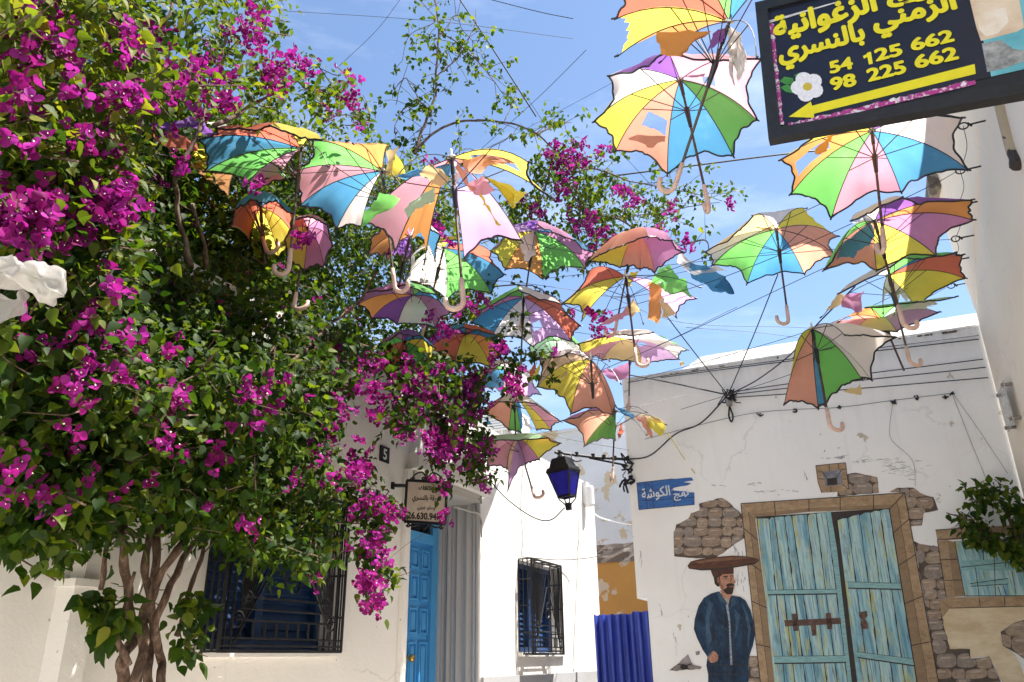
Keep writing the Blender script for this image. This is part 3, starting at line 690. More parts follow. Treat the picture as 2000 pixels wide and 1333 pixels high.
part('painted_rail', P_RAIL, [r5([(780, 662), (1160, 650), (1160, 660), (1150, 716), (785, 720)]), r5([(830, 770), (1042, 760), (1045, 792), (835, 805)])], wf, 4.8)

# blue street name board
sb_ = part('painted_name_board', P_BLUE, [rough(r4([(123, 236), (320, 213), (425, 206), (435, 222), (380, 232), (425, 238), (400, 250), (330, 262), (312, 276), (440, 288), (442, 355), (135, 383)]), .7, 9, 12)], mural, 3)
sb_['label'] = 'blue board painted as planks with a street name in white Arabic script'
ink = MB()
for s in ([(123, 236), (135, 383)], [(135, 383), (442, 355)], [(168, 230), (180, 378)], [(205, 226), (216, 375)], [(322, 270), (330, 365)], [(128, 285), (312, 265)], [(132, 335), (441, 315)], [(123, 236), (320, 213)]): line(ink, r4(s), 1.1, 3.7)
for x, y in ((140, 247), (185, 242), (200, 360), (150, 365), (190, 250), (345, 345), (430, 345)): poly(ink, r4([(x-3, y-3), (x+3, y-3), (x+3, y+3), (x-3, y+3)]), 3.8)
ink.build('painted_gap', P_INK, sb_)
def mtext(name, body, pl, pr, h, off, mat, parent, bold=.02):
    a, b = MU.hit(*pl, off/1000), MU.hit(*pr, off/1000)
    hh = (MU.hit(pl[0], pl[1]-h, off/1000)-a).length
    u = (b-a).normalized(); upv = MU.n.cross(u); return text(name, body, a, b, hh, upv if upv.z > 0 else -upv, MU.n, mat, parent, bold)
mtext('lettering', arabic('الكوشة'), r4([(155, 342)])[0], r4([(312, 320)])[0], 74*.3549, 4.2, P_LET, sb_, .022)
mtext('lettering', arabic('نهج'), r4([(330, 338)])[0], r4([(415, 322)])[0], 52*.3549, 4.2, P_LET, sb_, .022)

# the bread seller
man = part('painted_person', P_JACK, [r4([(575, 832), (610, 870), (640, 855), (690, 862), (722, 884), (748, 935), (768, 1010), (776, 1060), (762, 1130), (742, 1190), (736, 1250), (742, 1285), (515, 1287), (506, 1240), (512, 1192), (486, 1155), (455, 1090), (437, 1040), (442, 985), (462, 915), (492, 868), (530, 845)])], mural, 3)
man['label'] = 'painted bread seller in a dark blue jacket balancing a round tray of bread on his head'
part('trousers', P_JACK, [r4([(516, 1287), (736, 1284), (742, 1345), (745, 1500), (640, 1510), (630, 1380), (615, 1510), (515, 1500)])], man, 3.2)
part('jacket_fold', P_JACKL, [r4([(628, 905), (640, 985), (648, 1235), (637, 1237), (630, 1000), (620, 900)]), r4([(700, 890), (735, 960), (752, 1040), (738, 1150), (730, 1120), (735, 1040), (715, 950)]), r4([(520, 880), (545, 900), (520, 990), (535, 1100), (515, 1150), (505, 1080), (500, 980)]), r4([(660, 930), (690, 960), (680, 1040), (665, 1090), (668, 1000)])], man, 3.6)
ink = MB()
for s in ([(545, 900), (560, 1000), (540, 1160), (520, 1190)], [(720, 960), (722, 1100), (742, 1190)], [(516, 1240), (735, 1236)], [(516, 1287), (640, 1290), (740, 1284)], [(600, 940), (605, 1120)], [(650, 1000), (656, 1230)], [(628, 1237), (630, 1333)]): line(ink, r4(s), 1.4, 4)
ink.build('jacket_seam', P_INK, man)
part('neck', P_SKIN, [r4([(580, 825), (650, 845), (636, 870), (628, 905), (600, 868)])], man, 3.4)
part('zip', paint('painted_zip', (.42, .46, .50), (.10, .14, .20), (30, 30, 30)), [r4([(612, 905), (625, 900), (636, 985), (650, 1236), (638, 1238), (629, 1000)])], man, 4.4)
part('shirt', paint('painted_shirt', (.55, .50, .46)), [r4([(604, 872), (630, 868), (628, 908)])], man, 3.9)
part('collar', P_JACKL, [r4([(565, 838), (585, 842), (606, 880), (640, 918), (606, 900), (575, 878)]), r4([(652, 852), (672, 895), (644, 922), (640, 895)])], man, 4.2)
head = part('head', P_SKIN, [r4([(566, 742), (590, 728), (652, 726), (657, 750), (660, 768), (668, 782), (660, 790), (660, 815), (650, 842), (620, 848), (592, 832), (580, 808), (572, 800), (563, 780)])], man, 4)
part('hair', P_HAIR, [r4([(540, 722), (600, 722), (592, 742), (580, 752), (578, 805), (566, 806), (552, 790), (546, 755)])], head, 4.6)
part('cap', P_HAT, [r4([(528, 712), (600, 702), (656, 700), (657, 735), (600, 738), (568, 748), (548, 760), (538, 740)])], head, 5)
part('ear', P_SKIND, [r4([(564, 758), (574, 752), (578, 775), (572, 792), (565, 780)])], head, 5.4)
part('cheek_shadow', P_SKIND, [r4([(580, 760), (590, 790), (604, 812), (600, 830), (586, 818), (579, 790)]), r4([(642, 752), (648, 772), (640, 782), (636, 776)]), r4([(600, 752), (622, 752), (620, 756), (602, 757)])], head, 4.5)
part('beard', P_HAIR, [r4([(598, 822), (612, 818), (622, 806), (612, 800), (625, 790), (642, 786), (660, 795), (664, 804), (650, 800), (655, 812), (652, 842), (638, 850), (618, 848), (606, 838)])], head, 5)
part('mouth', paint('painted_lip', (.40, .14, .11)), [r4([(632, 804), (650, 802), (648, 810), (634, 811)])], head, 5.6)
part('eyebrow', P_HAIR, [r4([(600, 748), (624, 746), (624, 752), (602, 754)]), r4([(638, 746), (655, 745), (655, 750), (640, 751)])], head, 5.4)
part('eye', P_HAIR, [r4([(606, 760), (612, 757), (620, 760), (613, 764)]), r4([(642, 759), (650, 757), (652, 761), (645, 763)])], head, 5.4)
hand = part('hand', P_SKIN, [r4([(512, 1190), (530, 1172), (545, 1160), (558, 1166), (570, 1184), (572, 1200), (566, 1216), (548, 1224), (530, 1226), (520, 1212)])], man, 4.2)
ink = MB()
for s in ([(536, 1206), (548, 1222)], [(546, 1200), (558, 1218)], [(554, 1192), (567, 1208)], [(548, 1182), (571, 1194)], [(530, 1178), (542, 1196), (538, 1206)]): line(ink, r4(s), .9, 4.8)
ink.build('finger_line', P_SKIND, hand)
part('cuff', P_JACKL, [r4([(506, 1186), (528, 1166), (536, 1174), (514, 1196)])], man, 4.5)
tray = part('bread_tray', P_INK, [r4([(403, 692), (410, 708), (480, 718), (560, 714), (650, 704), (770, 684), (796, 664), (795, 655), (770, 672), (640, 694), (480, 706)])], man, 5.5)
br_ = part('bread', P_BREAD, [r4([(403, 690), (420, 668), (470, 655), (560, 643), (650, 636), (730, 640), (780, 650), (797, 659), (770, 674), (650, 697), (560, 706), (480, 709), (415, 702)])], tray, 6.2)
part('bread_highlight', paint('painted_crust', (.24, .125, .075), (.12, .06, .035), (5, 5, 30)), [r4([(440, 668), (560, 650), (650, 643), (740, 648), (690, 656), (560, 668), (470, 678)])], tray, 6.8)
# grey brush marks
rd = random.Random(3)
for (x0, y0, x1, y1, n, w) in ((1130, 100, 1270, 90, 14, 7), (1310, 120, 1400, 115, 10, 6), (520, 245, 600, 250, 5, 3), (760, 285, 1000, 275, 16, 5), (1045, 165, 1055, 205, 5, 3), (730, 245, 800, 235, 8, 5), (655, 570, 700, 640, 10, 20), (660, 720, 720, 790, 16, 30), (130, 520, 150, 690, 10, 5), (250, 900, 260, 950, 6, 4), (330, 1050, 345, 1150, 10, 6), (640, 1010, 650, 1010, 2, 4)):
    bm_ = MB()
    for i in range(n):
        t = rd.random(); x = x0+(x1-x0)*t+rd.uniform(-w, w); y = y0+(y1-y0)*t+rd.uniform(-w, w); l = rd.uniform(8, 40); ang = math.atan2(y1-y0, x1-x0)+rd.uniform(-.25, .25) if w < 15 else rd.uniform(1.3, 1.8)
        line(bm_, r4([(x, y), (x+l*math.cos(ang), y+l*math.sin(ang))]), rd.uniform(.3, .9), 1.4)
    bm_.build('painted_brush_mark', P_GREY, mural)
bm_ = MB()
for i in range(40):
    x = rd.gauss(420, 60); y = rd.gauss(155, 30); line(bm_, r5([(x, y), (x+rd.uniform(10, 45), y+rd.uniform(-14, 6))]), rd.uniform(.3, .9), 1.4)
bm_.build('painted_brush_mark', P_GREY, mural)
# ------------------------------------------------------------------ lantern on its wall bracket
def glassm(name, c, rough=.15, tr=.3):
    m, nt, bs = newmat(name); n = noise(nt, coords(nt, (1, 1, .6)), 9, 4, .6)
    nt.links.new(ramp(nt, n, [(.3, tuple(x*.75 for x in c)), (.7, tuple(min(1, x*1.25) for x in c))]), bs.inputs['Base Color']); bs.inputs['Roughness'].default_value = rough
    t = nt.nodes.new('ShaderNodeBsdfTranslucent'); t.inputs[0].default_value = (*c, 1); mx = nt.nodes.new('ShaderNodeMixShader'); mx.inputs[0].default_value = tr
    nt.links.new(bs.outputs[0], mx.inputs[1]); nt.links.new(t.outputs[0], mx.inputs[2]); nt.links.new(mx.outputs[0], nt.nodes['Material Output'].inputs['Surface']); return m
LD = 6.75
def rx(x, y): return (1060+x*.2851, 860+y*.2851)          # pixel in the lantern crop
top = at(*rx(127, 118), LD); bot = at(*rx(180, 480), LD)
ax = (bot-top); Ht = ax.length; ax.normalize()
lan = thing('street_lantern', top, 'black iron street lantern with blue glass hanging at the alley mouth', 'lantern')
a_ = R(24+8); ex = Vector((math.cos(a_), -math.sin(a_), 0)); ex = (ex-ax*ex.dot(ax)).normalized(); ey = ax.cross(ex).normalized()
def ring(h, w): c = top+ax*(Ht*h); return [c+ex*w*i+ey*w*j for i, j in ((-1, -1), (1, -1), (1, 1), (-1, 1))]
def loft(mb, rs, cap=True):
    vs = [p for r_ in rs for p in r_]; n = len(rs); fs = []
    for i in range(n-1):
        for j in range(4): fs.append((i*4+j, i*4+(j+1) % 4, (i+1)*4+(j+1) % 4, (i+1)*4+j))
    if cap: fs += [(3, 2, 1, 0), tuple(range((n-1)*4, n*4))]
    mb.add(vs, fs)
w = .102
m = MB(); loft(m, [ring(.02, w*.62), ring(.06, w*.68), ring(.06, w*.70), ring(.20, w*.86), ring(.20, w*1.0), ring(.265, w*1.10), ring(.285, w*1.10)])
m.tube([top-ax*.03, top-ax*.01, top+ax*.01], [.012, .035, .045], 12); m.build('lantern_roof', M_IRON, lan)
g0, g1 = ring(.29, w*1.0), ring(.74, w*.56)
m = MB()
loft(m, [ring(.285, w*1.0), ring(.74, w*.55)], False); gl = m.build('lantern_glass', glassm('blue_glass', (.035, .03, .42), .2, .45), lan)
m = MB()
for k in range(4): m.tube([g0[k], g1[k]], .0085, 4)
for rr in (ring(.295, w*1.02), ring(.74, w*.57), ring(.755, w*.57)):
    for k in range(4): m.tube([rr[k], rr[(k+1) % 4]], .008, 4)
for k, q in enumerate(ring(.88, w*.22)): m.tube([g1[k], ring(.80, w*.5)[k], q], .007, 4)
loft(m, [ring(.87, w*.25), ring(.90, w*.25), ring(.90, w*.21), ring(1.0, w*.19)]); m.build('lantern_frame', M_IRON, lan)
m = MB(); br0 = MU.p(XL, MU.sz(1226, 897)[1], .04); br1 = at(1084, 884, LD)
br0 = MU.hit(1228, 898, .03)
br = thing('lantern_bracket', br0, 'rusty black iron arm reaching from the corner of the painted house to the lantern', 'bracket')
m.tube([br0, br0.lerp(br1, .5)-UP*.01, br1], .013, 8)
m.tube([MU.hit(1222, 909, .03), br0.lerp(br1, .55)-UP*.02], .009, 6)
for t in (.2, .35, .5, .72, .95): q = br0.lerp(br1, t); m.tube([q-UP*.02, q+UP*.02], .018, 6)
m.build('arm', M_IRON, br)
m = MB(); hk = at(1098, 888, LD); m.tube([hk+UP*.02, top-ax*.02], .012, 6); m.tube(spline([br0.lerp(br1, .80), at(1118, 896, LD), at(1124, 902, LD), at(1136, 900, LD)], 4), .006, 6); m.build('hook', M_IRON, br)
m = MB(); rd = random.Random(5)
for i in range(16):
    y = 893+rd.uniform(0, 52); x = 1222+(y-893)*.09+rd.uniform(-6, 4); q = MU.hit(x, y, .02+rd.random()*.05); m.tube(spline([q, q+Vector((rd.uniform(-.05, .05), rd.uniform(-.04, .02), rd.uniform(-.07, .05))), q+Vector((rd.uniform(-.06, .06), rd.uniform(-.03, .02), rd.uniform(-.10, .04)))], 4), rd.uniform(.004, .011), 5)
m.build('clamp', M_IRON, br)

# ------------------------------------------------------------------ shop sign hung out from the white house
def sheet(tl, tr, bl):
    u = (tr-tl); h = (bl-tl); n = u.cross(h).normalized(); n = n if n.y < 0 else -n; return u, h, n
D1 = 5.52
tl, tr, bl, brr = at(795, 939, D1), at(873, 943, D1-.05), at(790, 1019, D1), at(867, 1020, D1-.05)
sg = thing('shop_sign', (tl+brr)/2, 'small beige hanging sign in a scrolled black frame beside the blue door', 'sign')
U, H, N = sheet(tl, tr, bl)
P = lambda a, b, o=0: tl+U*a+H*b+N*o
board = MB(); board.box(P(.03, .03, -.004), U*.94, H*.94, N*.006); bo = board.build('board', paint('sign_beige', (.62, .52, .42), (.52, .42, .33), (4, 4, 4), .4, (.70, .60, .50)), sg)
m = MB()
for a, b in (((0, 0), (1, 0)), ((1, 0), (1, 1)), ((1, 1), (0, 1)), ((0, 1), (0, 0))): m.tube([P(*a), P(*b)], .013, 4)
fr_ = m.build('frame', M_IRON, sg)
m = MB()
def scroll(mb, c, r0, sgn, vs, n=22, turns=1.4, r=.005):
    mb.tube([P(c[0]+sgn*r0*math.cos(a)*(1-a/(turns*7.5)), c[1]+vs*r0*.9*math.sin(a)*(1-a/(turns*7.5))) for a in np.linspace(0, turns*6.28, n)], r, 5)
for sgn, cx in ((1, .30), (-1, .70)):
    m.tube(spline([P(.5-sgn*.38, -.02), P(.5-sgn*.30, -.16), P(.5-sgn*.12, -.22), P(.5, -.05)], 6), .006, 5)
    scroll(m, (.5-sgn*.36, -.06), .06, -sgn, 1); scroll(m, (.5-sgn*.08, -.07), .06, sgn, 1)
    m.tube(spline([P(.5-sgn*.42, 1.03), P(.5-sgn*.30, 1.10), P(.5-sgn*.12, 1.06), P(.5, 1.16)], 6), .006, 5)
    scroll(m, (.5-sgn*.40, 1.08), .055, -sgn, 1)
m.build('scrollwork', M_IRON, sg)
m = MB(); wp = HO.hit(766, 948); m.tube([wp, P(0, .13)], .014, 5); m.tube([P(-.12, .9), P(0, .9)], .010, 5); m.tube([wp+UP*.02, wp-UP*.03], .02, 6); m.build('arm', M_IRON, sg)
uv = -H.normalized(); INK = paint('sign_ink', (.05, .03, .025), (.03, .02, .015))
def st(body, x0, x1, yb, hh, par, bold=.03, ar=True, mat=INK, nm='lettering', o=.003):
    return text(nm, arabic(body) if ar else body, P(x0, yb, o), P(x1, yb, o), H.length*hh, uv, N, mat, par, bold)
st('بيع كعك', .30, .86, .27, .17, bo); st('الورقة بالنسري', .16, .88, .53, .20, bo); st('وحلو عربي', .30, .74, .73, .15, bo, .02)
st('26.630.947', .07, .88, .93, .17, bo, .045, False)

# ------------------------------------------------------------------ large direction sign fixed to the beige house
SGF = Frame(ST*2.6, AC, -ST)
tl, bl = SGF.hit(1478, 37), SGF.hit(1502, 277)
e1 = SGF.hit(2000, 187); u_ = (e1-bl).normalized(); h_ = (tl-bl)
RWs = (AC*RWX - bl).dot(AC)/u_.dot(AC)
wid = RWs - .03
ds = thing('direction_sign', bl+u_*wid, 'large black direction sign with yellow Arabic words, two phone numbers and a left arrow', 'sign')
n_ = u_.cross(h_).normalized(); n_ = n_ if n_.y < 0 else -n_
def spx(px, py, o=0):                                       # pixel -> point on the sign's face
    d = ray(px, py); q = bl+n_*o; return CAM+d*((q-CAM).dot(n_)/d.dot(n_))
Hs = h_.normalized(); hh = h_.length*1.12
m = MB(); m.box(bl-n_*.028+u_*.001+Hs*.001, u_*(wid-.002), Hs*(hh-.002), n_*.027); m.build('backing', M_BLACK, ds)
m = MB(); t_ = .045
m.box(bl-n_*.03, u_*wid, Hs*t_, n_*.045); m.box(bl+Hs*(hh-t_)-n_*.03, u_*wid, Hs*t_, n_*.045); m.box(bl+Hs*t_-n_*.03, u_*t_, Hs*(hh-2*t_), n_*.045); m.box(bl+u_*(wid-t_)+Hs*t_-n_*.03, u_*t_, Hs*(hh-2*t_), n_*.045)
m.build('frame', plain('sign_frame_black', (.012, .012, .013), .5, 0, .4, 40), ds)
def spoly(pts, o, mb=None):
    q = [spx(x, y, o) for x, y in pts]; bm = bmesh.new(); f = bm.faces.new([bm.verts.new(p) for p in q]); f.normal_update()
    if f.normal.dot(n_) < 0: f.normal_flip()
    bmesh.ops.triangulate(bm, faces=[f]); bm.verts.index_update(); mb = mb or MB(); mb.add([v.co for v in bm.verts], [[v.index for v in t.verts] for t in bm.faces]); bm.free(); return mb
YEL = paint('sign_yellow', (.78, .70, .02), (.70, .62, .02), (5, 5, 5)); FACE = plain('sign_face', (.008, .010, .022), .35, 0, .3)
face = spoly([(1500, 46), (1522, 246), (1936, 150), (1890, -60), (1500, -60)], .0015).build('face', FACE, ds)
def rc(a): return [(1400+x*.3, y*.3) for x, y in a]
spoly(rc([(468, 762), (612, 662), (620, 690), (1678, 418), (1686, 482), (632, 742), (634, 768)]), .003).build('arrow', YEL, face)
uu = (spx(*rc([(1550, 270)])[0])-spx(*rc([(730, 480)])[0])).normalized(); vv = n_.cross(uu); vv = vv if vv.z > 0 else -vv
def stx(body, a, b, hpx, bold, nm='lettering', mat=YEL):
    p, q = spx(*rc([a])[0], .003), spx(*rc([b])[0], .003); k = (spx(1600, 100)-spx(1600, 101)).length
    return text(nm, body, p, q, hpx*.3*k, (vv if vv.z > 0 else -vv), n_, mat, face, bold)
stx('54', (738, 487), (893, 449), 82, .045); stx('25', (1035, 407), (1215, 362), 82, .045); spoly(rc([(983, 343), (1003, 338), (1016, 416), (990, 422), (980, 372), (958, 384), (951, 366), (972, 356)]), .0035).build('numeral', YEL, face); stx('662', (1270, 340), (1552, 272), 82, .045)
stx('98', (745, 598), (915, 560), 85, .045); stx('225', (985, 540), (1240, 478), 85, .045); stx('662', (1295, 455), (1580, 388), 85, .045)
stx(arabic('بالنسري'), (415, 472), (985, 330), 200, .05); stx(arabic('الزمني'), (1035, 268), (1588, 130), 200, .05)
stx(arabic('الزغوانية'), (380, 300), (1060, 115), 200, .05); stx(arabic('كعك'), (1115, 65), (1560, -40), 120, .05)
# flower and leaves
m = MB(); c = (1400+590*.3, 565*.3)
pet = MB()
for k in range(5):
    a = k*1.2566+.5; px_ = [(c[0]+14*math.cos(a)+18*(math.cos(a)*math.cos(b)*1.05-math.sin(a)*math.sin(b)*.95), c[1]+13*math.sin(a)+16*(math.sin(a)*math.cos(b)*1.05+math.cos(a)*math.sin(b)*.95)) for b in np.linspace(0, 6.28, 15)[:-1]]
    spoly(px_, .0032+k*.00012, pet)
pet.build('flower_petals', paint('petal_white', (.80, .80, .84), (.62, .63, .72), (30, 30, 30)), face)
spoly([(c[0]+9*math.cos(b), c[1]+8*math.sin(b)) for b in np.linspace(0, 6.28, 15)[:-1]], .0045).build('flower_centre', paint('stamen', (.62, .48, .05), (.45, .35, .04), (60, 60, 60)), face)
lf = MB(); spoly(rc([(410, 530), (440, 500), (495, 510), (505, 545), (450, 552)]), .0028, lf); spoly(rc([(412, 570), (460, 550), (510, 575), (500, 610), (450, 600)]), .0027, lf); spoly(rc([(505, 490), (535, 475), (570, 495), (560, 525), (515, 520)]), .0029, lf)
lf.build('flower_leaves', paint('printed_green', (.06, .30, .06), (.03, .16, .03), (40, 40, 40)), face)
# torn edge of the older poster
rd = random.Random(8)
def poster_mat():
    m, nt, bs = newmat('torn_poster'); n = noise(nt, coords(nt, (26, 26, 26)), 1, 3, .6)
    nt.links.new(ramp(nt, n, [(.40, (.74, .72, .74)), (.46, (.38, .03, .22)), (.56, (.42, .03, .24)), (.60, (.72, .70, .72)), (.68, (.30, .03, .20))]), bs.inputs['Base Color']); return m
PM = poster_mat()
def strip(a, b, n, w, amp):
    e0, e1 = [], []
    dx, dy = b[0]-a[0], b[1]-a[1]; l = math.hypot(dx, dy); nx, ny = -dy/l, dx/l
    for i in range(n+1):
        t = i/n; x, y = a[0]+dx*t, a[1]+dy*t; o = rd.uniform(-amp, amp); e0.append((x-nx*(w+o), y-ny*(w+o))); e1.append((x+nx*w, y+ny*w))
    return spoly(e0+e1[::-1], .0025)
strip((1506, 46), (1526, 244), 40, 4.5, 1.6).build('torn_poster', PM, face); strip((1540, 247), (1905, 160), 60, 5, 2.2).build('torn_poster', PM, face)
spoly([(1500, 46), (1521, 40), (1640, 4), (1640, 2), (1500, 41)], .003).build('poster_edge', paint('poster_white', (.74, .72, .74)), face)
# photograph printed on the right of the sign
ph = spoly([(1936, 150), (2060, 122), (2020, -60), (1890, -60)], .0018).build('printed_photo', paint('photo_teal', (.18, .50, .58), (.10, .36, .44), (4, 4, 4)), ds)
spoly(rc([(1640, -30), (1960, -60), (2000, 180), (1960, 205), (1720, 268), (1690, 180)]), .0026).build('photo_cream', paint('photo_cream', (.74, .62, .48), (.60, .44, .30), (3, 3, 3)), ph)
spoly(rc([(1700, 110), (1760, 70), (1880, 50), (1900, 140), (1830, 220), (1750, 240), (1705, 190)]), .003).build('photo_pastry', paint('photo_pastry', (.80, .74, .66), (.70, .58, .44), (5, 5, 5)), ph)
spoly(rc([(1725, 285), (1850, 262), (1930, 320), (2000, 330), (2000, 400), (1860, 450), (1760, 470)]), .003).build('photo_shadow', paint('photo_dark', (.10, .11, .11), (.45, .46, .46), (6, 6, 6)), ph)
# bracket behind the sign into the wall
m = MB(); q = bl+u_*(wid-.10)+Hs*.12-n_*.03; m.tube([q, q+AC*.16], .016, 6); q = q+Hs*.35; m.tube([q, q+AC*.16], .016, 6); m.build('wall_bracket', M_IRON, ds)

# ------------------------------------------------------------------ clear plaque on stand-offs
pl_ = thing('acrylic_plaque', RW.hit(1982, 790), 'clear acrylic plaque on four steel stand-offs on the beige wall', 'plaque')
c4 = [RW.hit(x, y, .0) for x, y in ((1967, 767), (1990, 741), (2006, 812), (1986, 832))]
sa_, za_ = RW.sz(1984, 790); sa_ += .07; s0, s1, z0, z1 = sa_-.16, sa_+.16, za_-.14, za_+.16
m = MB(); m.fbox(RW, s0, s1, z0, z1, .05, .056)
mm, nt, bs = newmat('acrylic'); bs.inputs['Base Color'].default_value = (.52, .55, .53, 1); bs.inputs['Roughness'].default_value = .15; bs.inputs['Alpha'].default_value = .62
nn = noise(nt, coords(nt, (1, 1, 6)), 8, 3, .5); nt.links.new(ramp(nt, nn, [(.45, (.45, .5, .48)), (.55, (.62, .6, .58)), (.62, (.4, .3, .3))]), bs.inputs['Base Color'])
m.build('panel', mm, pl_)
for s_, z_ in ((s0+.025, z0+.025), (s1-.025, z0+.025), (s0+.025, z1-.025), (s1-.025, z1-.025)):
    m = MB(); m.tube([RW.p(s_, z_), RW.p(s_, z_, .049)], .013, 12); m.tube([RW.p(s_, z_, .057), RW.p(s_, z_, .072)], .014, 12); m.build('stand_off', M_STEEL, pl_)

# ------------------------------------------------------------------ plastic bag caught in the leaves
def bag():
    c = at(48, 556, 1.9); b = thing('plastic_bag', c, 'crumpled white plastic bag snagged in the bougainvillea leaves', 'plastic bag')
    m_, nt, bs = newmat('thin_plastic'); bs.inputs['Base Color'].default_value = (.50, .48, .45, 1); bs.inputs['Roughness'].default_value = .3
    t = nt.nodes.new('ShaderNodeBsdfTranslucent'); t.inputs[0].default_value = (.5, .48, .44, 1); tp = nt.nodes.new('ShaderNodeBsdfTransparent'); mx = nt.nodes.new('ShaderNodeMixShader'); mx.inputs[0].default_value = .4; m2 = nt.nodes.new('ShaderNodeMixShader'); m2.inputs[0].default_value = .33
    nt.links.new(bs.outputs[0], mx.inputs[1]); nt.links.new(t.outputs[0], mx.inputs[2]); nt.links.new(mx.outputs[0], m2.inputs[1]); nt.links.new(tp.outputs[0], m2.inputs[2]); nt.links.new(m2.outputs[0], nt.nodes['Material Output'].inputs['Surface'])
    def crumple(name, outline, D, depth, seed):
        n = len(outline); mb = MB(); K = 16; rings = []
        cx = sum(p[0] for p in outline)/n; cy = sum(p[1] for p in outline)/n
        fine = []
        for i in range(n):
            for k in range(7): fine.append(lp(outline[i], outline[(i+1) % n], k/7))
        n = len(fine); vs = []
        for sd in (1, -1):
            for j in range(K+1):
                t = j/K
                for i, p in enumerate(fine):
                    q = lp((cx, cy), p, t); d = D - sd*depth*math.sqrt(max(0, 1-t*t))*(1 if sd > 0 else .5)
                    v = at(q[0], q[1], d); nz = mnoise.noise_vector(v*13+Vector((seed, 0, 0)))*.034+mnoise.noise_vector(v*34)*.014
                    rdg = abs(mnoise.noise(v*8+Vector((seed, 3, 1)))); vs.append(v+nz*(.4+.6*t)+fw*(rdg*.05))
        fs = []
        for sd in (0, 1):
            b0 = sd*(K+1)*n
            for j in range(K):
                for i in range(n): fs.append((b0+j*n+i, b0+j*n+(i+1) % n, b0+(j+1)*n+(i+1) % n, b0+(j+1)*n+i))
        mb.add(vs, fs); mb.build(name, m_, b, True)
    crumple('bag_body', [(-22, 512), (0, 506), (22, 503), (40, 518), (72, 514), (98, 532), (127, 536), (124, 572), (92, 583), (70, 576), (40, 568), (10, 560), (-25, 552)], 1.9, .07, 1)
    crumple('bag_handle', [(-22, 570), (5, 575), (22, 582), (48, 576), (40, 600), (16, 612), (-5, 632), (-28, 640)], 1.88, .04, 7)
bag()
# ------------------------------------------------------------------ bougainvillea
LEAF = np.array([(0, 0, 0), (-.26, .10, .05), (-.39, .38, .08), (-.22, .75, .03), (0, 1.08, -.06), (.22, .75, .03), (.39, .38, .08), (.26, .10, .05), (0, .40, 0), (0, .75, -.02)])
LF = [(0, 8, 2, 1), (8, 9, 3, 2), (9, 4, 3), (0, 7, 6, 8), (8, 6, 5, 9), (9, 5, 4)]
def leaves(name, P, A, Nn, size, rnd, mat, parent, tmpl=LEAF, faces=LF, width=1.0):
    P, A, Nn = np.asarray(P), np.asarray(A), np.asarray(Nn); n = len(P)
    A = A/np.linalg.norm(A, axis=1)[:, None]; Nn = Nn - A*(Nn*A).sum(1)[:, None]; Nn /= np.linalg.norm(Nn, axis=1)[:, None]+1e-9; X = np.cross(A, Nn)
    s = np.asarray(size)[:, None, None]; T = tmpl[None]
    curl = (1+NR.uniform(-.9, 1.6, n))[:, None, None]
    V = P[:, None] + s*(X[:, None]*T[..., 0:1]*width + A[:, None]*T[..., 1:2] + Nn[:, None]*T[..., 2:3]*curl - Nn[:, None]*.10*T[..., 1:2]**2*curl)
    off = np.array(wloc(parent)); V = (V-off).reshape(-1, 3); k = len(tmpl)
    me = bpy.data.meshes.new(name); me.vertices.add(len(V)); me.vertices.foreach_set('co', V.ravel())
    base = (np.arange(n)*k)[:, None]; idx = np.concatenate([np.array(f) for f in faces]); ls = np.array([len(f) for f in faces])
    me.loops.add(n*len(idx)); me.loops.foreach_set('vertex_index', (base+idx[None]).ravel().astype(np.int32))
    tot = np.tile(ls, n); st = np.concatenate([[0], np.cumsum(tot)[:-1]])
    me.polygons.add(len(tot)); me.polygons.foreach_set('loop_start', st.astype(np.int32)); me.polygons.foreach_set('loop_total', tot.astype(np.int32))
    me.polygons.foreach_set('use_smooth', np.ones(len(tot), bool)); me.update(calc_edges=True)
    at_ = me.attributes.new('rnd', 'FLOAT', 'FACE'); at_.data.foreach_set('value', np.repeat(np.asarray(rnd), len(faces)).astype(np.float32))
    me.materials.append(mat); o = bpy.data.objects.new(name, me); COL.objects.link(o); o.parent = parent; return o
BRACT = np.array([(0, 0, 0), (-.34, .14, .10), (-.52, .48, .16), (-.36, .86, .10), (0, 1.04, .02), (.36, .86, .10), (.52, .48, .16), (.34, .14, .10), (0, .42, -.02), (0, .78, -.02)])
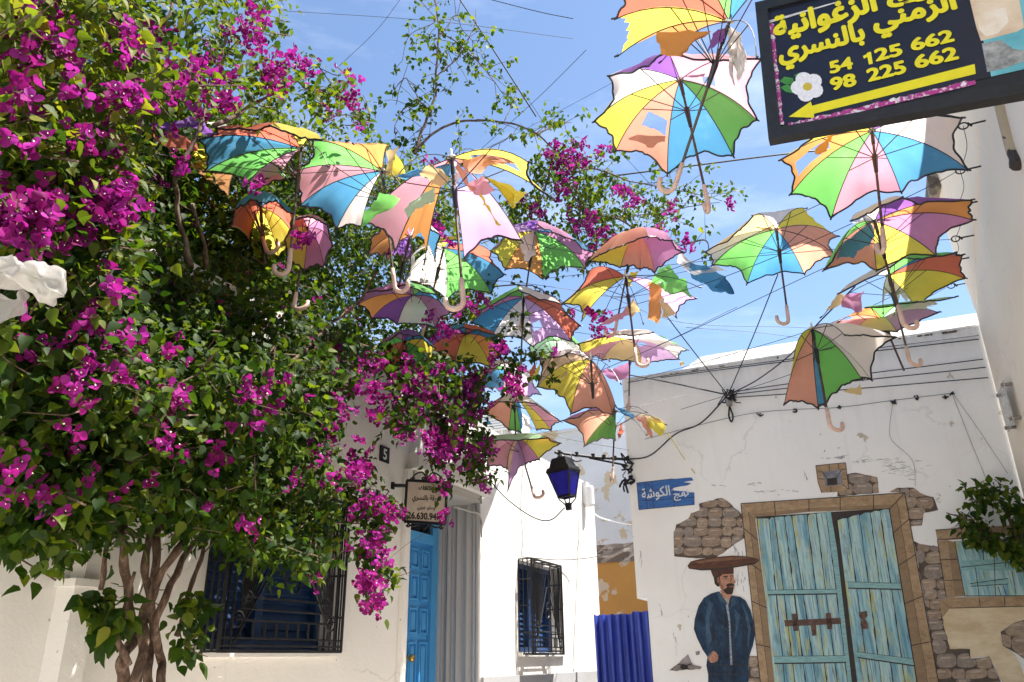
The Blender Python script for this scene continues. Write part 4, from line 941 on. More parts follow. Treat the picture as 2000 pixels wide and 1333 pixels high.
class Foliage:
    def __init__(s): s.P, s.A, s.N, s.S, s.Rn = [], [], [], [], []; s.tw = MB(); s.fP, s.fA = [], []
    def clump(s, c, n=22, r=.15, size=.058, young_lit=.0, out=Vector((0, 0, 0)), droop=.5, twig=True):
        c = np.array(c); d = NR.normal(0, 1, 3); d[2] = d[2]*.5 - droop*.5; d += np.array(out)*.8; d /= np.linalg.norm(d)
        ln = r*NR.uniform(1.2, 2.2); k = max(3, n)
        t = NR.uniform(-.5, .5, k); bend = NR.normal(0, .2, 3)*ln
        P = c + d*ln*t[:, None] + bend*(t[:, None]**2)*2 + NR.normal(0, r*.36, (k, 3))
        A = NR.normal(0, .75, (k, 3)) + d*.5 + np.array((0, 0, -droop)) + (P-c)/r*.35
        N_ = NR.normal(0, .42, (k, 3)) + np.array((0, 0, .8)) + np.array(out)*.55
        s.P.append(P); s.A.append(A); s.N.append(N_); s.S.append(size*NR.uniform(.55, 1.25, k)); s.Rn.append(np.clip(NR.beta(2, 3, k)+young_lit, 0, 1))
        if twig and NR.random() < .5:
            s.tw.tube([Vector(c+d*ln*q+bend*q*q*2) for q in (-.6, -.2, .2, .6)], [.004, .0035, .003, .0015], 3, False)
    def flowers(s, c, n, r, out):
        c = np.array(c)
        for _ in range(n):
            p = c + NR.normal(0, r*.5, 3); a = np.array(out)*.8 + NR.normal(0, .7, 3) + (0, 0, .1); s.fP.append(p); s.fA.append(a/np.linalg.norm(a))
    def build(s, parent, leafname='foliage', flowername='blossoms', fsize=.0265):
        if s.P: leaves(leafname, np.concatenate(s.P), np.concatenate(s.A), np.concatenate(s.N), np.concatenate(s.S), np.concatenate(s.Rn), M_LEAF, parent)
        if s.tw.v: s.tw.build('twigs', M_BARK, parent)
        if s.fP:
            P, A = np.array(s.fP), np.array(s.fA); n = len(P)
            u = np.cross(A, NR.normal(0, 1, (n, 3))); u /= np.linalg.norm(u, axis=1)[:, None]; w = np.cross(A, u)
            PP, AA, NN, SS, RR = [], [], [], [], []; rn = NR.beta(2.2, 2.2, n); sz = fsize*NR.uniform(.7, 1.2, n)
            for k in range(3):
                th = k*2.094+NR.normal(0, .18, n); side = u*np.cos(th)[:, None]+w*np.sin(th)[:, None]; op = NR.uniform(.55, 1.0, n)[:, None]
                a = A*(1-op*.55)+side*op; PP.append(P+side*.004); AA.append(a); NN.append(A*op-side*(1-op)*.5); SS.append(sz); RR.append(np.clip(rn+NR.normal(0, .1, n), 0, 1))
            leaves(flowername, np.concatenate(PP), np.concatenate(AA), np.concatenate(NN), np.concatenate(SS), np.concatenate(RR), M_BRACT, parent, BRACT)
            sel = NR.random(n) < .6; P, A, u = P[sel], A[sel], u[sel]
            T = np.array([(-.10, .30, 0), (0, .45, .10), (.10, .30, 0), (0, .16, .10), (0, .32, .22)])*1.0
            leaves('blossom_centre', P+A*.012-u*.006, u, A, np.full(len(P), .020), np.zeros(len(P)), M_EYE, parent, T, [(0, 1, 4), (1, 2, 4), (2, 3, 4), (3, 0, 4)])
def inside(x, y, poly):
    c = False; j = len(poly)-1
    for i in range(len(poly)):
        (xi, yi), (xj, yj) = poly[i], poly[j]
        if (yi > y) != (yj > y) and x < (xj-xi)*(y-yi)/(yj-yi)+xi: c = not c
        j = i
    return c
def samples(poly, n):
    x0, x1 = min(p[0] for p in poly), max(p[0] for p in poly); y0, y1 = min(p[1] for p in poly), max(p[1] for p in poly); out = []
    while len(out) < n:
        x, y = NR.uniform(x0, x1), NR.uniform(y0, y1)
        if inside(x, y, poly): out.append((x, y))
    return out
VINE = thing('bougainvillea', HO.p(2.85, 0, .3), 'huge bougainvillea with magenta blossom climbing over the left white house', 'vine')
OUT = Vector(AC)*.6 - Vector(ST)*.5
fo = Foliage()
def wallpt(x, y, off): return HO.hit(x, y, off)
roofy = lambda x: 304+.56*x                      # where the top edge of the wall runs in the view
# dense body
BODY = [(-60, -60), (235, -60), (245, 40), (300, 100), (400, 160), (545, 205), (640, 240), (700, 262), (790, 300), (850, 335), (905, 420), (905, 500), (960, 560), (965, 640), (890, 690), (815, 705), (720, 680), (660, 740), (640, 870), (655, 960), (640, 1070), (560, 1105), (450, 1070), (405, 1045), (330, 1020), (300, 960), (240, 1020), (150, 1050), (60, 1075), (-60, 1060)]
ff = lambda x, y: max(.25, .85 - .35*max(0, (x-500)/450) - .35*max(0, (y-750)/350))
def clear(x, y, p):                              # keep the crown behind the umbrellas that hang in front of it
    if 255 < x < 1000 and 208 < y < 700:
        lim = float(np.interp(x, [255, 400, 560, 760, 900, 1000], [3.3, 3.8, 4.45, 5.45, 6.0, 6.3])) + .12
        if y > 540 and 680 < x < 965: lim = max(lim, 6.05)
        elif y > 520: lim -= .55*(y-520)/180 + .15
        if p.y < lim: return at(x, y, lim+NR.uniform(0, .45))
    return p
for x, y in samples(BODY, 2300):
    f = ff(x, y)
    if y < roofy(x)-20: o = NR.uniform(-.9, f)
    else: o = NR.uniform(.08, f)
    top_lit = .48*max(0, 1-y/560)  # paler new leaves towards the top, sunlit crown painted into the leaf tone
    if y < 330 and x > 230 and NR.random() < .25: continue
    fo.clump(clear(x, y, wallpt(x, y, o)), 18, .13, .047, top_lit, OUT)
# dark inner mass above the roof edge
for x, y in samples([(60, 120), (250, 130), (420, 240), (560, 260), (620, 420), (600, 600), (420, 620), (60, 500)], 560)+samples([(60, 310), (300, 440), (560, 590), (560, 640), (300, 500), (60, 370)], 90):
    fo.clump(wallpt(x, y, NR.uniform(-1.3, -.15)), 16, .15, .066, .0, OUT)
# front skin, new growth toned brighter upward, sunlight put into its colour
for x, y in samples(BODY, 420):
    fo.clump(clear(x, y, wallpt(x, y, ff(x, y)+NR.uniform(-.05, .12))), 17, .12, .046, .40*max(0, 1-y/600)+.06, OUT, .6)
# looser crown against the sky
LOOSE = [(235, -40), (545, -40), (560, 60), (470, 95), (520, 130), (600, 110), (690, 150), (735, 235), (700, 262), (545, 205), (400, 160), (290, 95), (245, 40)]
for x, y in samples(LOOSE, 175): fo.clump(wallpt(x, y, NR.uniform(-.5, .9)), 11, .09, .046, .22, OUT, .4)
# hanging curtain right of the body, trailing tails
def zone(poly, n, o0, o1, k=12, r=.09, size=.048, young_lit=.03, D=None):
    for x, y in samples(poly, n):
        fo.clump(at(x, y, NR.uniform(*D)) if D else wallpt(x, y, NR.uniform(o0, o1)), k, r, size, young_lit, OUT, .7)
zone([(600, 640), (700, 655), (830, 710), (905, 725), (800, 770), (745, 715), (690, 715), (650, 790), (600, 700)], 85, .1, .55, 13, .11, .052)
zone([(775, 770), (800, 700), (900, 680), (950, 740), (940, 840), (915, 880), (880, 850), (835, 815), (800, 850), (770, 830)], 140, .15, .75)
zone([(845, 840), (890, 850), (875, 930), (864, 975), (850, 940)], 22, .3, .6)
zone([(905, 860), (950, 850), (958, 950), (925, 945)], 34, .3, .6)
zone([(680, 880), (715, 900), (745, 965), (782, 1030), (745, 1040), (740, 1085), (765, 1110), (735, 1190), (718, 1150), (705, 1060), (690, 990)], 70, .3, .55, 10)
zone([(165, 1165), (200, 1150), (245, 1190), (235, 1240), (205, 1290), (185, 1250), (165, 1210)], 17, .2, .5, 8, .06, .06)
zone([(345, 1200), (385, 1140), (410, 1150), (400, 1200), (385, 1270), (355, 1280)], 14, .2, .45, 8, .06, .06)
zone([(570, 1060), (630, 1040), (640, 1100), (590, 1140)], 8, .5, .7)
MID = [(540, 250), (690, 300), (780, 350), (850, 395), (910, 450), (915, 500), (970, 560), (970, 640), (890, 700), (700, 690), (560, 650), (500, 500)]
for x, y in samples(MID, 430): fo.clump(at(x, y, NR.uniform(5.95, 7.4)), 13, .13, .054, .08, OUT)
for x, y in samples([(240, 440), (340, 440), (350, 530), (240, 530)], 16): fo.clump(wallpt(x, y, NR.uniform(.1, .45)), 14, .10, .05, .0, OUT)
# branches
stem_paths = [
 ([(240, 1345), (236, 1290), (262, 1250), (288, 1190), (300, 1120), (308, 1060), (322, 990), (370, 900), (430, 820), (470, 740)], .027, .010, .30),
 ([(262, 1345), (276, 1280), (282, 1200), (302, 1150), (342, 1080), (368, 1040), (405, 950), (470, 815), (560, 720), (640, 640), (700, 590), (735, 530)], .027, .006, .42),
 ([(288, 1345), (292, 1270), (297, 1200), (284, 1120), (290, 1060), (300, 990), (312, 920), (300, 830)], .024, .009, .34),
 ([(312, 1345), (316, 1290), (302, 1230), (322, 1170), (352, 1105), (382, 1055), (428, 1000), (480, 930)], .023, .009, .40),
 ([(258, 1235), (250, 1150), (240, 1075), (236, 1045), (248, 1036), (268, 1046), (300, 1022), (335, 985)], .020, .010, .36),
 ([(345, 1245), (372, 1160), (396, 1080), (404, 1020), (420, 950)], .013, .007, .22),
 ([(196, 1150), (206, 1085), (213, 1045), (200, 985)], .011, .006, .25),
 ([(250, 1300), (232, 1250), (240, 1190), (262, 1120)], .014, .006, .45),
 ([(372, 520), (360, 460), (345, 395), (350, 330), (390, 250), (430, 110), (450, 30)], .014, .008, .45),
 ([(270, 260), (275, 140), (300, 80), (330, 30), (345, -20)], .013, .007, .5),
 ([(420, 245), (480, 215), (530, 185), (600, 150)], .013, .005, .5),
 ([(400, 520), (398, 470), (375, 400)], .012, .008, .45)]
for i, (pp, r0, r1, off) in enumerate(stem_paths):
    p3 = [wallpt(x, y, off+.05*math.sin(k*1.7+i)) for k, (x, y) in enumerate(pp)]
    if pp[0][1] > 1340: q = p3[0]; p3 = [Vector((q.x*.9+VINE.location.x*.1, q.y*.9+VINE.location.y*.1, 0)), Vector((q.x, q.y, .5))+AC*.03*math.sin(i*2)] + p3
    p3 = spline(p3, 7); n = len(p3)
    for k in range(n): p3[k] = p3[k]+mnoise.noise_vector(p3[k]*9)*.014
    
    for k in range(4, n-2, 5):
        if NR.random() < .6: d_ = Vector(NR.normal(0, .045, 3)); fo.tw.tube([p3[k], p3[k]+d_*.6, p3[k]+d_*1.3+Vector((0, 0, .01))], [.004, .003, .0015], 4, False)
    m = MB(); m.tube(p3, [(r0+(r1-r0)*k/(n-1))*(1+.30*mnoise.noise(p3[k]*17)) for k in range(n)], 8); m.build('stem', M_BARK, VINE, True)
def branch(pp, D0, D1, r0, r1, n_cl, spread=.05, k=9, size=.042, young_lit=.15, side=.10):
    n = len(pp); p3 = spline([at(x, y, D0+(D1-D0)*i/(n-1)) for i, (x, y) in enumerate(pp)], 7); q = len(p3)
    for j in range(q): p3[j] = p3[j]+mnoise.noise_vector(p3[j]*8)*.012
    fo.tw.tube(p3, [r0+(r1-r0)*j/(q-1) for j in range(q)], 5)
    for _ in range(int(n_cl*1.2)):
        c = p3[int(NR.integers(0, q))]; d = Vector(NR.normal(0, side, 3)); e = c+d
        fo.tw.tube([c, c+d*.5+Vector((0, 0, .01)), e], [.003, .0025, .0015], 3, False); fo.clump(e, k, spread, size, young_lit, Vector((0, 0, 0)), .5, False)
SKY = [([(812, 300), (822, 262), (838, 222), (851, 180), (853, 120), (858, 60), (848, -12)], .013, .007, 16), ([(812, 290), (850, 258), (890, 241), (945, 235), (1000, 241), (1046, 262), (1082, 290)], .011, .006, 12),
       ([(838, 215), (815, 192), (790, 152), (772, 205)], .006, .003, 9), ([(858, 62), (900, 90), (940, 128), (985, 185)], .006, .003, 12), ([(852, 150), (890, 118), (922, 62), (930, 20)], .006, .003, 11), ([(985, 236), (1002, 200), (1016, 158)], .004, .002, 5),
       ([(1000, 262), (960, 288), (925, 302), (880, 312)], .004, .002, 3), ([(770, 260), (780, 225), (800, 200)], .004, .002, 5), ([(870, 60), (890, 30), (905, 60), (950, 110)], .004, .002, 8), ([(820, 0), (850, 40), (800, 70), (785, 120)], .004, .002, 8), ([(880, 310), (905, 292), (945, 300)], .004, .002, 6)]
for pp, r0, r1, n_ in SKY: branch(pp, 4.9, 5.2, r0, r1, n_)
for pp, n_ in (([(1082, 290), (1102, 345), (1135, 400), (1200, 425), (1300, 412), (1405, 395)], 26), ([(1102, 345), (1160, 330), (1230, 355), (1330, 372), (1410, 392)], 18), ([(1080, 300), (1060, 380), (1020, 440)], 16), ([(1200, 425), (1260, 455), (1330, 480)], 14), ([(1135, 400), (1130, 470), (1180, 500)], 16), ([(1045, 265), (1085, 245), (1115, 240)], 10), ([(1330, 480), (1378, 470), (1385, 500)], 4)):
    branch(pp, 5.7, 6.0, .009, .003, n_, .08, 11, .046, .12, .13)
zone([(1050, 300), (1110, 290), (1190, 345), (1270, 370), (1300, 430), (1240, 450), (1200, 480), (1160, 510), (1080, 530), (960, 470), (950, 390), (1040, 380)], 150, 0, 0, 13, .10, .050, .12, (5.9, 6.5))
branch([(985, 640), (970, 670), (985, 710), (1000, 750), (1010, 785)], 5.35, 5.3, .006, .003, 20, .05, 9, .042, .0, .06)
branch([(1015, 690), (1050, 695), (1080, 690), (1070, 715), (1058, 735)], 5.4, 5.4, .005, .002, 9, .05, 9, .042, .05, .06)
branch([(960, 560), (1040, 560), (1110, 600), (1160, 620)], 5.6, 5.5, .006, .003, 8, .05, 9, .042, .03, .06)
# blossom: (x, y, spread in pixels, clusters)
FL = [(90, 40, 60, 16), (60, 130, 50, 12), (110, 120, 40, 10), (260, 80, 30, 7), (262, 205, 25, 8), (310, 85, 25, 7), (375, 130, 30, 8), (335, 170, 30, 6), (410, 150, 25, 7), (435, 195, 25, 6), (30, 190, 30, 8), (35, 270, 30, 6), (140, 165, 30, 6), (215, 215, 40, 6),
      (500, 35, 20, 4), (535, 150, 25, 7), (490, 75, 22, 6), (470, 70, 18, 5), (570, 110, 16, 3), (540, 180, 22, 5), (600, 135, 20, 4), (680, 150, 16, 4), (690, 195, 20, 6), (700, 245, 22, 6), (640, 215, 25, 5), (60, 420, 60, 16), (30, 380, 40, 10), (110, 405, 45, 12), (130, 440, 40, 10), (35, 440, 35, 12), (90, 460, 35, 9), (190, 370, 35, 9), (225, 385, 30, 9), (262, 395, 28, 8), (205, 420, 30, 8), (245, 425, 20, 6), (325, 335, 18, 3), (150, 300, 22, 4), (222, 290, 18, 4), (300, 280, 25, 4), (180, 250, 25, 4),
      (245, 545, 35, 7), (225, 565, 22, 5), (262, 640, 28, 5), (288, 605, 18, 3), (275, 680, 18, 4), (155, 610, 18, 4), (135, 765, 30, 7), (340, 810, 20, 4), (120, 860, 20, 3), (90, 978, 22, 5), (45, 970, 22, 3), (22, 905, 18, 3), (512, 1022, 16, 3), (480, 835, 18, 3), (480, 780, 18, 3), (235, 755, 18, 3), (340, 690, 16, 2), (520, 750, 20, 4), (525, 795, 18, 3), (420, 885, 16, 2), (620, 900, 16, 2), (320, 870, 16, 3), (320, 560, 20, 4), (400, 470, 22, 3), (345, 745, 22, 3), (610, 1120, 14, 3), (570, 930, 14, 2), (650, 880, 18, 3), (640, 950, 18, 3), (700, 860, 22, 5), (720, 760, 20, 4), (420, 610, 20, 2), (470, 660, 20, 2), (690, 620, 22, 2), (60, 690, 30, 4), (30, 600, 25, 4), (180, 690, 25, 3)]
for x, y, sp, n_ in FL:
    for _ in range(max(2, int(n_*(.52 if x < 260 else (1.0 if y < 480 else .7))))):
        xx, yy = x+NR.normal(0, sp*.6), y+NR.normal(0, sp*.55); f = ff(xx, yy)+.12 if inside(xx, yy, BODY) else .6
        fo.flowers(clear(xx, yy, wallpt(xx, yy, f+NR.uniform(-.10, .10))), int(NR.integers(3, 7)), .05, OUT)
for x, y in samples([(40, 480), (420, 400), (620, 470), (760, 600), (700, 700), (640, 960), (500, 1060), (300, 960), (40, 1010)], 36):
    fo.flowers(clear(x, y, wallpt(x, y, ff(x, y)+.10)), int(NR.integers(1, 4)), .03, OUT)
FR = [(740, 715, 30, 6), (690, 740, 25, 6), (820, 735, 25, 5), (780, 735, 20, 4), (650, 690, 22, 4), (665, 790, 20, 4), (835, 770, 40, 16), (880, 790, 40, 18), (850, 850, 30, 13), (890, 860, 25, 11), (920, 800, 30, 14), (930, 740, 28, 10), (910, 760, 30, 10), (870, 880, 24, 9), (930, 880, 24, 9), (940, 940, 12, 4), (866, 950, 8, 2), (745, 800, 22, 7), (785, 840, 18, 5), (790, 760, 22, 5), (855, 720, 25, 7), (800, 720, 22, 5), (725, 1060, 22, 8), (720, 1130, 20, 8), (750, 1110, 16, 5), (735, 1170, 14, 5), (690, 930, 18, 6), (715, 990, 20, 7), (740, 985, 16, 5), (765, 1005, 12, 3), (705, 905, 12, 4), (870, 1005, 8, 2), (840, 880, 12, 3)]
for x, y, sp, n_ in FR:
    for _ in range(int(n_*1.5)): fo.flowers(wallpt(x+NR.normal(0, sp*.55), y+NR.normal(0, sp*.55), NR.uniform(.35, .7)), int(NR.integers(3, 6)), .05, OUT)
FS = [(1105, 310, 35, 12, 5.6), (1075, 295, 20, 6, 5.6), (1135, 300, 20, 6, 5.6), (1110, 365, 25, 7, 5.7), (1135, 430, 30, 11, 5.7), (1165, 465, 25, 8, 5.7), (1215, 380, 18, 5, 5.7), (1235, 395, 14, 4, 5.7), (1310, 410, 14, 3, 5.7), (1290, 445, 18, 4, 5.7), (1425, 405, 8, 2, 5.6), (1340, 478, 9, 3, 5.6), (1180, 300, 16, 4, 5.8), (1010, 390, 20, 4, 5.8), (1050, 420, 20, 4, 5.8), (1180, 545, 14, 4, 5.6), (1155, 615, 24, 9, 5.3), (1170, 640, 16, 5, 5.3), (985, 690, 16, 6, 5.2), (1000, 745, 18, 9, 5.2), (970, 700, 14, 4, 5.2), (1012, 765, 12, 6, 5.2), (1085, 690, 10, 3, 5.3), (870, 635, 24, 9, 5.0), (850, 615, 20, 6, 5.0), (905, 600, 14, 3, 5.0), (830, 440, 25, 7, 4.9), (870, 470, 18, 5, 4.9), (835, 310, 8, 3, 4.8), (760, 470, 18, 3, 4.8), (590, 465, 14, 4, 3.55), (935, 590, 20, 4, 5.2), (500, 370, 10, 2, 3.0), (330, 260, 10, 3, 2.95), (345, 310, 10, 2, 2.95)]
for x, y, sp, n_, D in FS:
    for _ in range(max(2, int(n_*(1.5 if x > 1040 and y < 520 else .9)))): fo.flowers(at(x+NR.normal(0, sp*.55), y+NR.normal(0, sp*.55), D+NR.uniform(-.15, .15)), int(NR.integers(3, 6)), .045, OUT)
fo.build(VINE)
# the small vine in the corner at the right
V2 = thing('corner_vine', MU.p(1.0, 0, .1), 'leafy green vine without flowers growing in the corner beside the painted window', 'vine')
fo = Foliage()
def z2(poly, n, k=11, size=.055):
    for x, y in samples(poly, n): fo.clump(MU.hit(x, y, NR.uniform(.08, .40)), k, .065, size, .10, -ST*.6, .7)
z2([(1895, 950), (1955, 935), (1985, 965), (1980, 1010), (1940, 1000), (1890, 985)], 20); z2([(1845, 1005), (1880, 1000), (1930, 1030), (1990, 1040), (2000, 1110), (1950, 1080), (1935, 1110), (1910, 1080), (1895, 1040)], 34); z2([(1975, 990), (2010, 990), (2010, 1120), (1985, 1090)], 16)
for pp in ([(1990, 1060), (1965, 1000), (1930, 965), (1880, 960)], [(2000, 1100), (1950, 1050), (1900, 1020), (1848, 1002)]):
    fo.tw.tube(spline([MU.hit(x, y, .2) for x, y in pp], 6), .005, 5)
fo.build(V2)
m = MB(); m.tube(spline([MU.p(1.0, 0, .1), MU.p(.98, .8, .14), MU.hit(1995, 1080, .2), MU.hit(1965, 1000, .2)], 6), .012, 6); m.build('stem', M_BARK, V2)
# ------------------------------------------------------------------ umbrellas strung over the lane
M_SHAFT = plain('rusty_shaft', (.10, .065, .05), .5, .5, .5, 30); M_RIB = plain('rib_steel', (.06, .05, .05), .45, .5, .3, 30)
M_GRIP = plain('cream_grip', (.62, .43, .345), .35, 0, .16, 25)
UG = 'worn umbrellas strung over the lane'; RIB = .52
UMB = []
def closest(px, py, A, r, axis, h):
    """point on the pixel's ray at distance r from A, near the plane of the rim"""
    d = ray(px, py); oc = CAM-A; b = d.dot(oc); c = oc.dot(oc)-r*r; D = b*b-c
    if D <= 0: q = CAM+d*(-b); return A+(q-A).normalized()*r
    s = math.sqrt(D); ps = [CAM+d*(-b-s), CAM+d*(-b+s)]
    return min(ps, key=lambda q: abs((q-A).dot(axis)-h))
def umbrella(label, A, H, tips, cols, D=None, hook=1, tear={}, extra=(), L=.80, grip=True, shaft=True, h=.19, near={}, straps=0, axis=None, seed=0):
    mx = max(math.dist(A, t) for t in tips)
    D = D or min(7.2, RIB*F/(1.03*mx))
    a = at(*A, D)
    if axis is None:
        d = ray(*H); oc = CAM-a; b = d.dot(oc); c = oc.dot(oc)-L*L; q = b*b-c
        if q <= 0: hp = CAM+d*(-b); hp = a+(hp-a).normalized()*L
        else:
            s = math.sqrt(q); c2 = [CAM+d*(-b-s), CAM+d*(-b+s)]; hp = min(c2, key=lambda p: p.z)
        ax = (hp-a).normalized()
    else: ax = Vector(axis).normalized(); hp = a+ax*L
    u = thing('umbrella', a, label, 'umbrella', UG)
    rd = random.Random(seed+len(UMB)*7); UMB.append((a, ax, u))
    T = []
    for i, t in enumerate(tips):
        if i in near: T.append(at(t[0], t[1], near[i])); continue
        T.append(closest(t[0], t[1], a, RIB, ax, h))
    n = len(tips)
    def rib(i, r):
        v = T[i]-a; out = v - ax*v.dot(ax)
        return a + v*r - ax*(.11*v.length*4*r*(1-r)*.9) + out*(.06*4*r*(1-r))
    binding = MB()
    for i in range(n):
        c = cols[i]
        if c is None: continue
        j = (i+1) % n; ti, tj = T[i], T[j]
        tr = tear.get(i); nr, nt_ = (12, 12) if tr else (9, 8)
        jag = [rd.random() for _ in range(nt_+1)]; ph = rd.uniform(0, 9)
        span = (tj-ti).length
        def pt(r, t):
            p = rib(i, r).lerp(rib(j, r), t); k = 4*t*(1-t)
            rr = 1-(.13*k*min(1.2, span/.40)+.010*math.sin(t*18.8+ph))*r*r
            q = a+(p-a)*rr - ax*(.018*k*r)*math.sin(3.1*r)
            nz = mnoise.noise(q*6+Vector((ph, 0, 0)))*.022+mnoise.noise(Vector((t*11, r*2, ph)))*.009+mnoise.noise(Vector((t*4+r*6, r*3, ph)))*.008
            return q+ax*(nz*k*(.3+r))
        def rmax(k):
            if not tr or tr[0] != 'rim': return 1
            return 1-tr[1]*(.35+.65*jag[k]) if 0 < k < nt_ or tr[1] > .5 else 1-tr[1]*.3
        V, Fs = [], []
        for x in range(nr+1):
            for k in range(nt_+1): V.append(pt(.03+.97*(x/nr)*rmax(k), k/nt_))
        for x in range(nr):
            for k in range(nt_):
                if tr and tr[0] == 'hole' and any(tr[m_] <= (x+.5)/nr <= tr[m_+1] and tr[m_+2] <= (k+.5)/nt_ <= tr[m_+3] for m_ in range(1, len(tr), 4)): continue
                b0 = x*(nt_+1)+k; Fs.append((b0, b0+1, b0+nt_+2, b0+nt_+1))
        mesh('canopy_panel', V, Fs, fabric(c), u, True)
        if not tr or tr[0] == 'hole':
            binding.tube([pt(1, k/16)+ax*.001 for k in range(17)], .0054, 5)
    if binding.v: binding.build('rim_binding', M_BLACK, u)
    Q = a+ax*.20
    for i in range(n):
        used = cols[i] or cols[i-1]
        m = MB(); m.tube([rib(i, r)+ax*.004 for r in np.linspace(.02, 1, 9)], .0026, 4); m.tube([rib(i, .985), rib(i, 1.0)+(T[i]-a).normalized()*.014], .005, 6)
        rb = m.build('rib', M_RIB, u)
        m = MB(); m.tube([Q, rib(i, .48)+ax*.006], .0026, 4); m.build('stretcher', M_RIB, rb)
    # shaft, runner, tip and crook
    side = ax.cross(fw).normalized()
    if side.dot(rt) < 0: side = -side
    side = side*hook if hook else fw
    e0 = L-.15
    m = MB(); m.tube([a-ax*.01, a+ax*(e0+.01)], .0068, 7); m.build('shaft', M_SHAFT, u)
    m = MB(); m.tube([a+ax*.02, a+ax*.10], .010, 7); m.tube([a+ax*(.10+.006*k) + (side*math.cos(k*1.3)+fw*math.sin(k*1.3))*.009 for k in range(14)], .0022, 4); m.tube([Q-ax*.02, Q+ax*.0, Q+ax*.06, Q+ax*.10], [.014, .0155, .012, .010], 8); m.build('runner', M_BLACK, u)
    m = MB(); m.tube([a-ax*.055, a-ax*.05, a], [.003, .006, .008], 7); m.tube([a-ax*.004, a+ax*.004], .022, 8); m.build('ferrule', M_WHITEP, u)
    if grip:
        R_ = .038; g0 = a+ax*e0; g1 = a+ax*(L-R_)
        pts = [g0, g0.lerp(g1, .5), g1]; c = g1+side*R_
        for k in range(1, 11):
            th = math.pi*k/10*1.02; pts.append(c - side*R_*math.cos(th) + ax*R_*math.sin(th))
        pts.append(pts[-1]-ax*.018)
        m = MB(); m.tube(pts, [.0105]+[.0125]*(len(pts)-2)+[.0115], 10); m.build('crook_handle', M_GRIP, u, True)
    # loose cloth: polygons of (px, py, depth shift), each hanging from a rib or seam
    for k, (c, pts) in enumerate(extra):
        cloth(u, c, [at(p[0], p[1], D+(p[2] if len(p) > 2 else 0)) for p in pts], rd)
    return u
def cloth(u, c, pts, rd):
    n = len(pts); cen = sum(pts, Vector())/n; bm = bmesh.new(); vs = [bm.verts.new(p) for p in pts]; bm.faces.new(vs)
    bmesh.ops.triangulate(bm, faces=bm.faces[:]); bmesh.ops.subdivide_edges(bm, edges=bm.edges[:], cuts=6, use_grid_fill=True)
    ph = rd.uniform(0, 20)
    for v in bm.verts:
        q = v.co.copy(); v.co += mnoise.noise_vector(q*6+Vector((ph, 0, 0)))*.045 + mnoise.noise_vector(q*19+Vector((0, ph, 0)))*.014
        if v.is_boundary: v.co += mnoise.noise_vector(q*60+Vector((ph, 0, 0)))*.012
    bm.verts.index_update(); mesh('torn_cloth', [v.co.copy() for v in bm.verts], [[v.index for v in f.verts] for f in bm.faces], fabric(c), u, True); bm.free()

umbrella('big open umbrella with yellow, salmon, blue and green panels below the highest red one', (1328, 155), (1386, 412),
         [(1190, 149), (1131, 253), (1180, 320), (1303, 346), (1440, 317), (1479, 235), (1487, 115), (1300, 104)], ['W', 'Y', 'S', 'B', 'G', 'K', 'K', 'P'], hook=0,
         tear={2: ('hole', .52, .64, .25, .9), 5: ('hole', .25, .45, .1, .3)}, extra=[('S', [(1228, 266), (1300, 262), (1275, 284)]), ('T', [(1345, 118), (1395, 100), (1380, 150), (1350, 150)])])
umbrella('torn red and yellow umbrella at the very top, cut off by the frame edge', (1425, 42), (1300, 418),
         [(1119, 36), (1157, 125), (1290, 122), (1478, 110), (1530, -60), (1435, -190), (1275, -180), (1150, -80)], ['Y', 'O', None, None, 'B', 'G', 'R', 'R'], D=2.75, hook=-1,
         tear={0: ('rim', .12), 1: ('rim', .4)}, extra=[('W', [(1428, 45), (1450, 55), (1462, 90), (1455, 125), (1440, 150), (1425, 130), (1418, 90)]), ('W', [(1420, 48), (1436, 60), (1432, 120), (1440, 165), (1424, 130)]), ('P', [(1385, 60), (1412, 52), (1400, 100), (1390, 110)]), ('O', [(1283, 60), (1385, 62), (1340, 105), (1325, 118), (1285, 110)])])
umbrella('open umbrella with a square hole in its orange panel, just under the black direction sign', (1703, 255), (1728, 492),
         [(1525, 313), (1530, 391), (1624, 426), (1760, 376), (1902, 336), (1880, 231), (1760, 190), (1612, 238)], ['O', 'G', 'K', 'B', 'W', 'P', 'S', 'Y'], hook=0, L=.82,
         tear={0: ('hole', .38, .92, .30, .75)}, extra=[('O', [(1592, 290), (1632, 272), (1612, 300), (1592, 302)])])
umbrella('umbrella mostly hidden behind the black direction sign, its pink grip hanging below', (1735, 70), (1778, 280),
         [(1590, 0), (1640, 160), (1720, 200), (1830, 170), (1880, 70), (1840, -40), (1740, -80), (1640, -50)], ['R', 'B', 'Y', 'G', 'K', 'W', 'O', 'R'], hook=0)
umbrella('round open umbrella against clear sky with green and blue panels side by side', (1516, 448), (1541, 634),
         [(1391, 519), (1459, 555), (1571, 536), (1634, 500), (1637, 462), (1575, 408), (1470, 422), (1370, 495)], ['G', 'B', 'S', 'S', 'Y', 'W', 'T', 'W'], hook=-1,
         tear={5: ('rim', .25), 4: ('rim', .15)}, extra=[('T', [(1474, 432), (1515, 432), (1518, 448), (1492, 448)])], D=4.9)
umbrella('umbrella tied to the beige wall with purple, orange, mauve and yellow panels', (1708, 432), (1766, 640),
         [(1899, 391), (1901, 430), (1829, 500), (1712, 529), (1609, 528), (1642, 482), (1662, 432), (1762, 386)], ['O', 'M', 'Y', 'S', 'G', None, 'W', 'P'], hook=1, D=4.0,
         extra=[('B', [(1662, 440), (1700, 432), (1698, 470), (1672, 500), (1640, 510), (1630, 500), (1650, 470)]), ('W', [(1655, 436), (1700, 410), (1758, 390), (1750, 412), (1690, 430), (1668, 442)])])
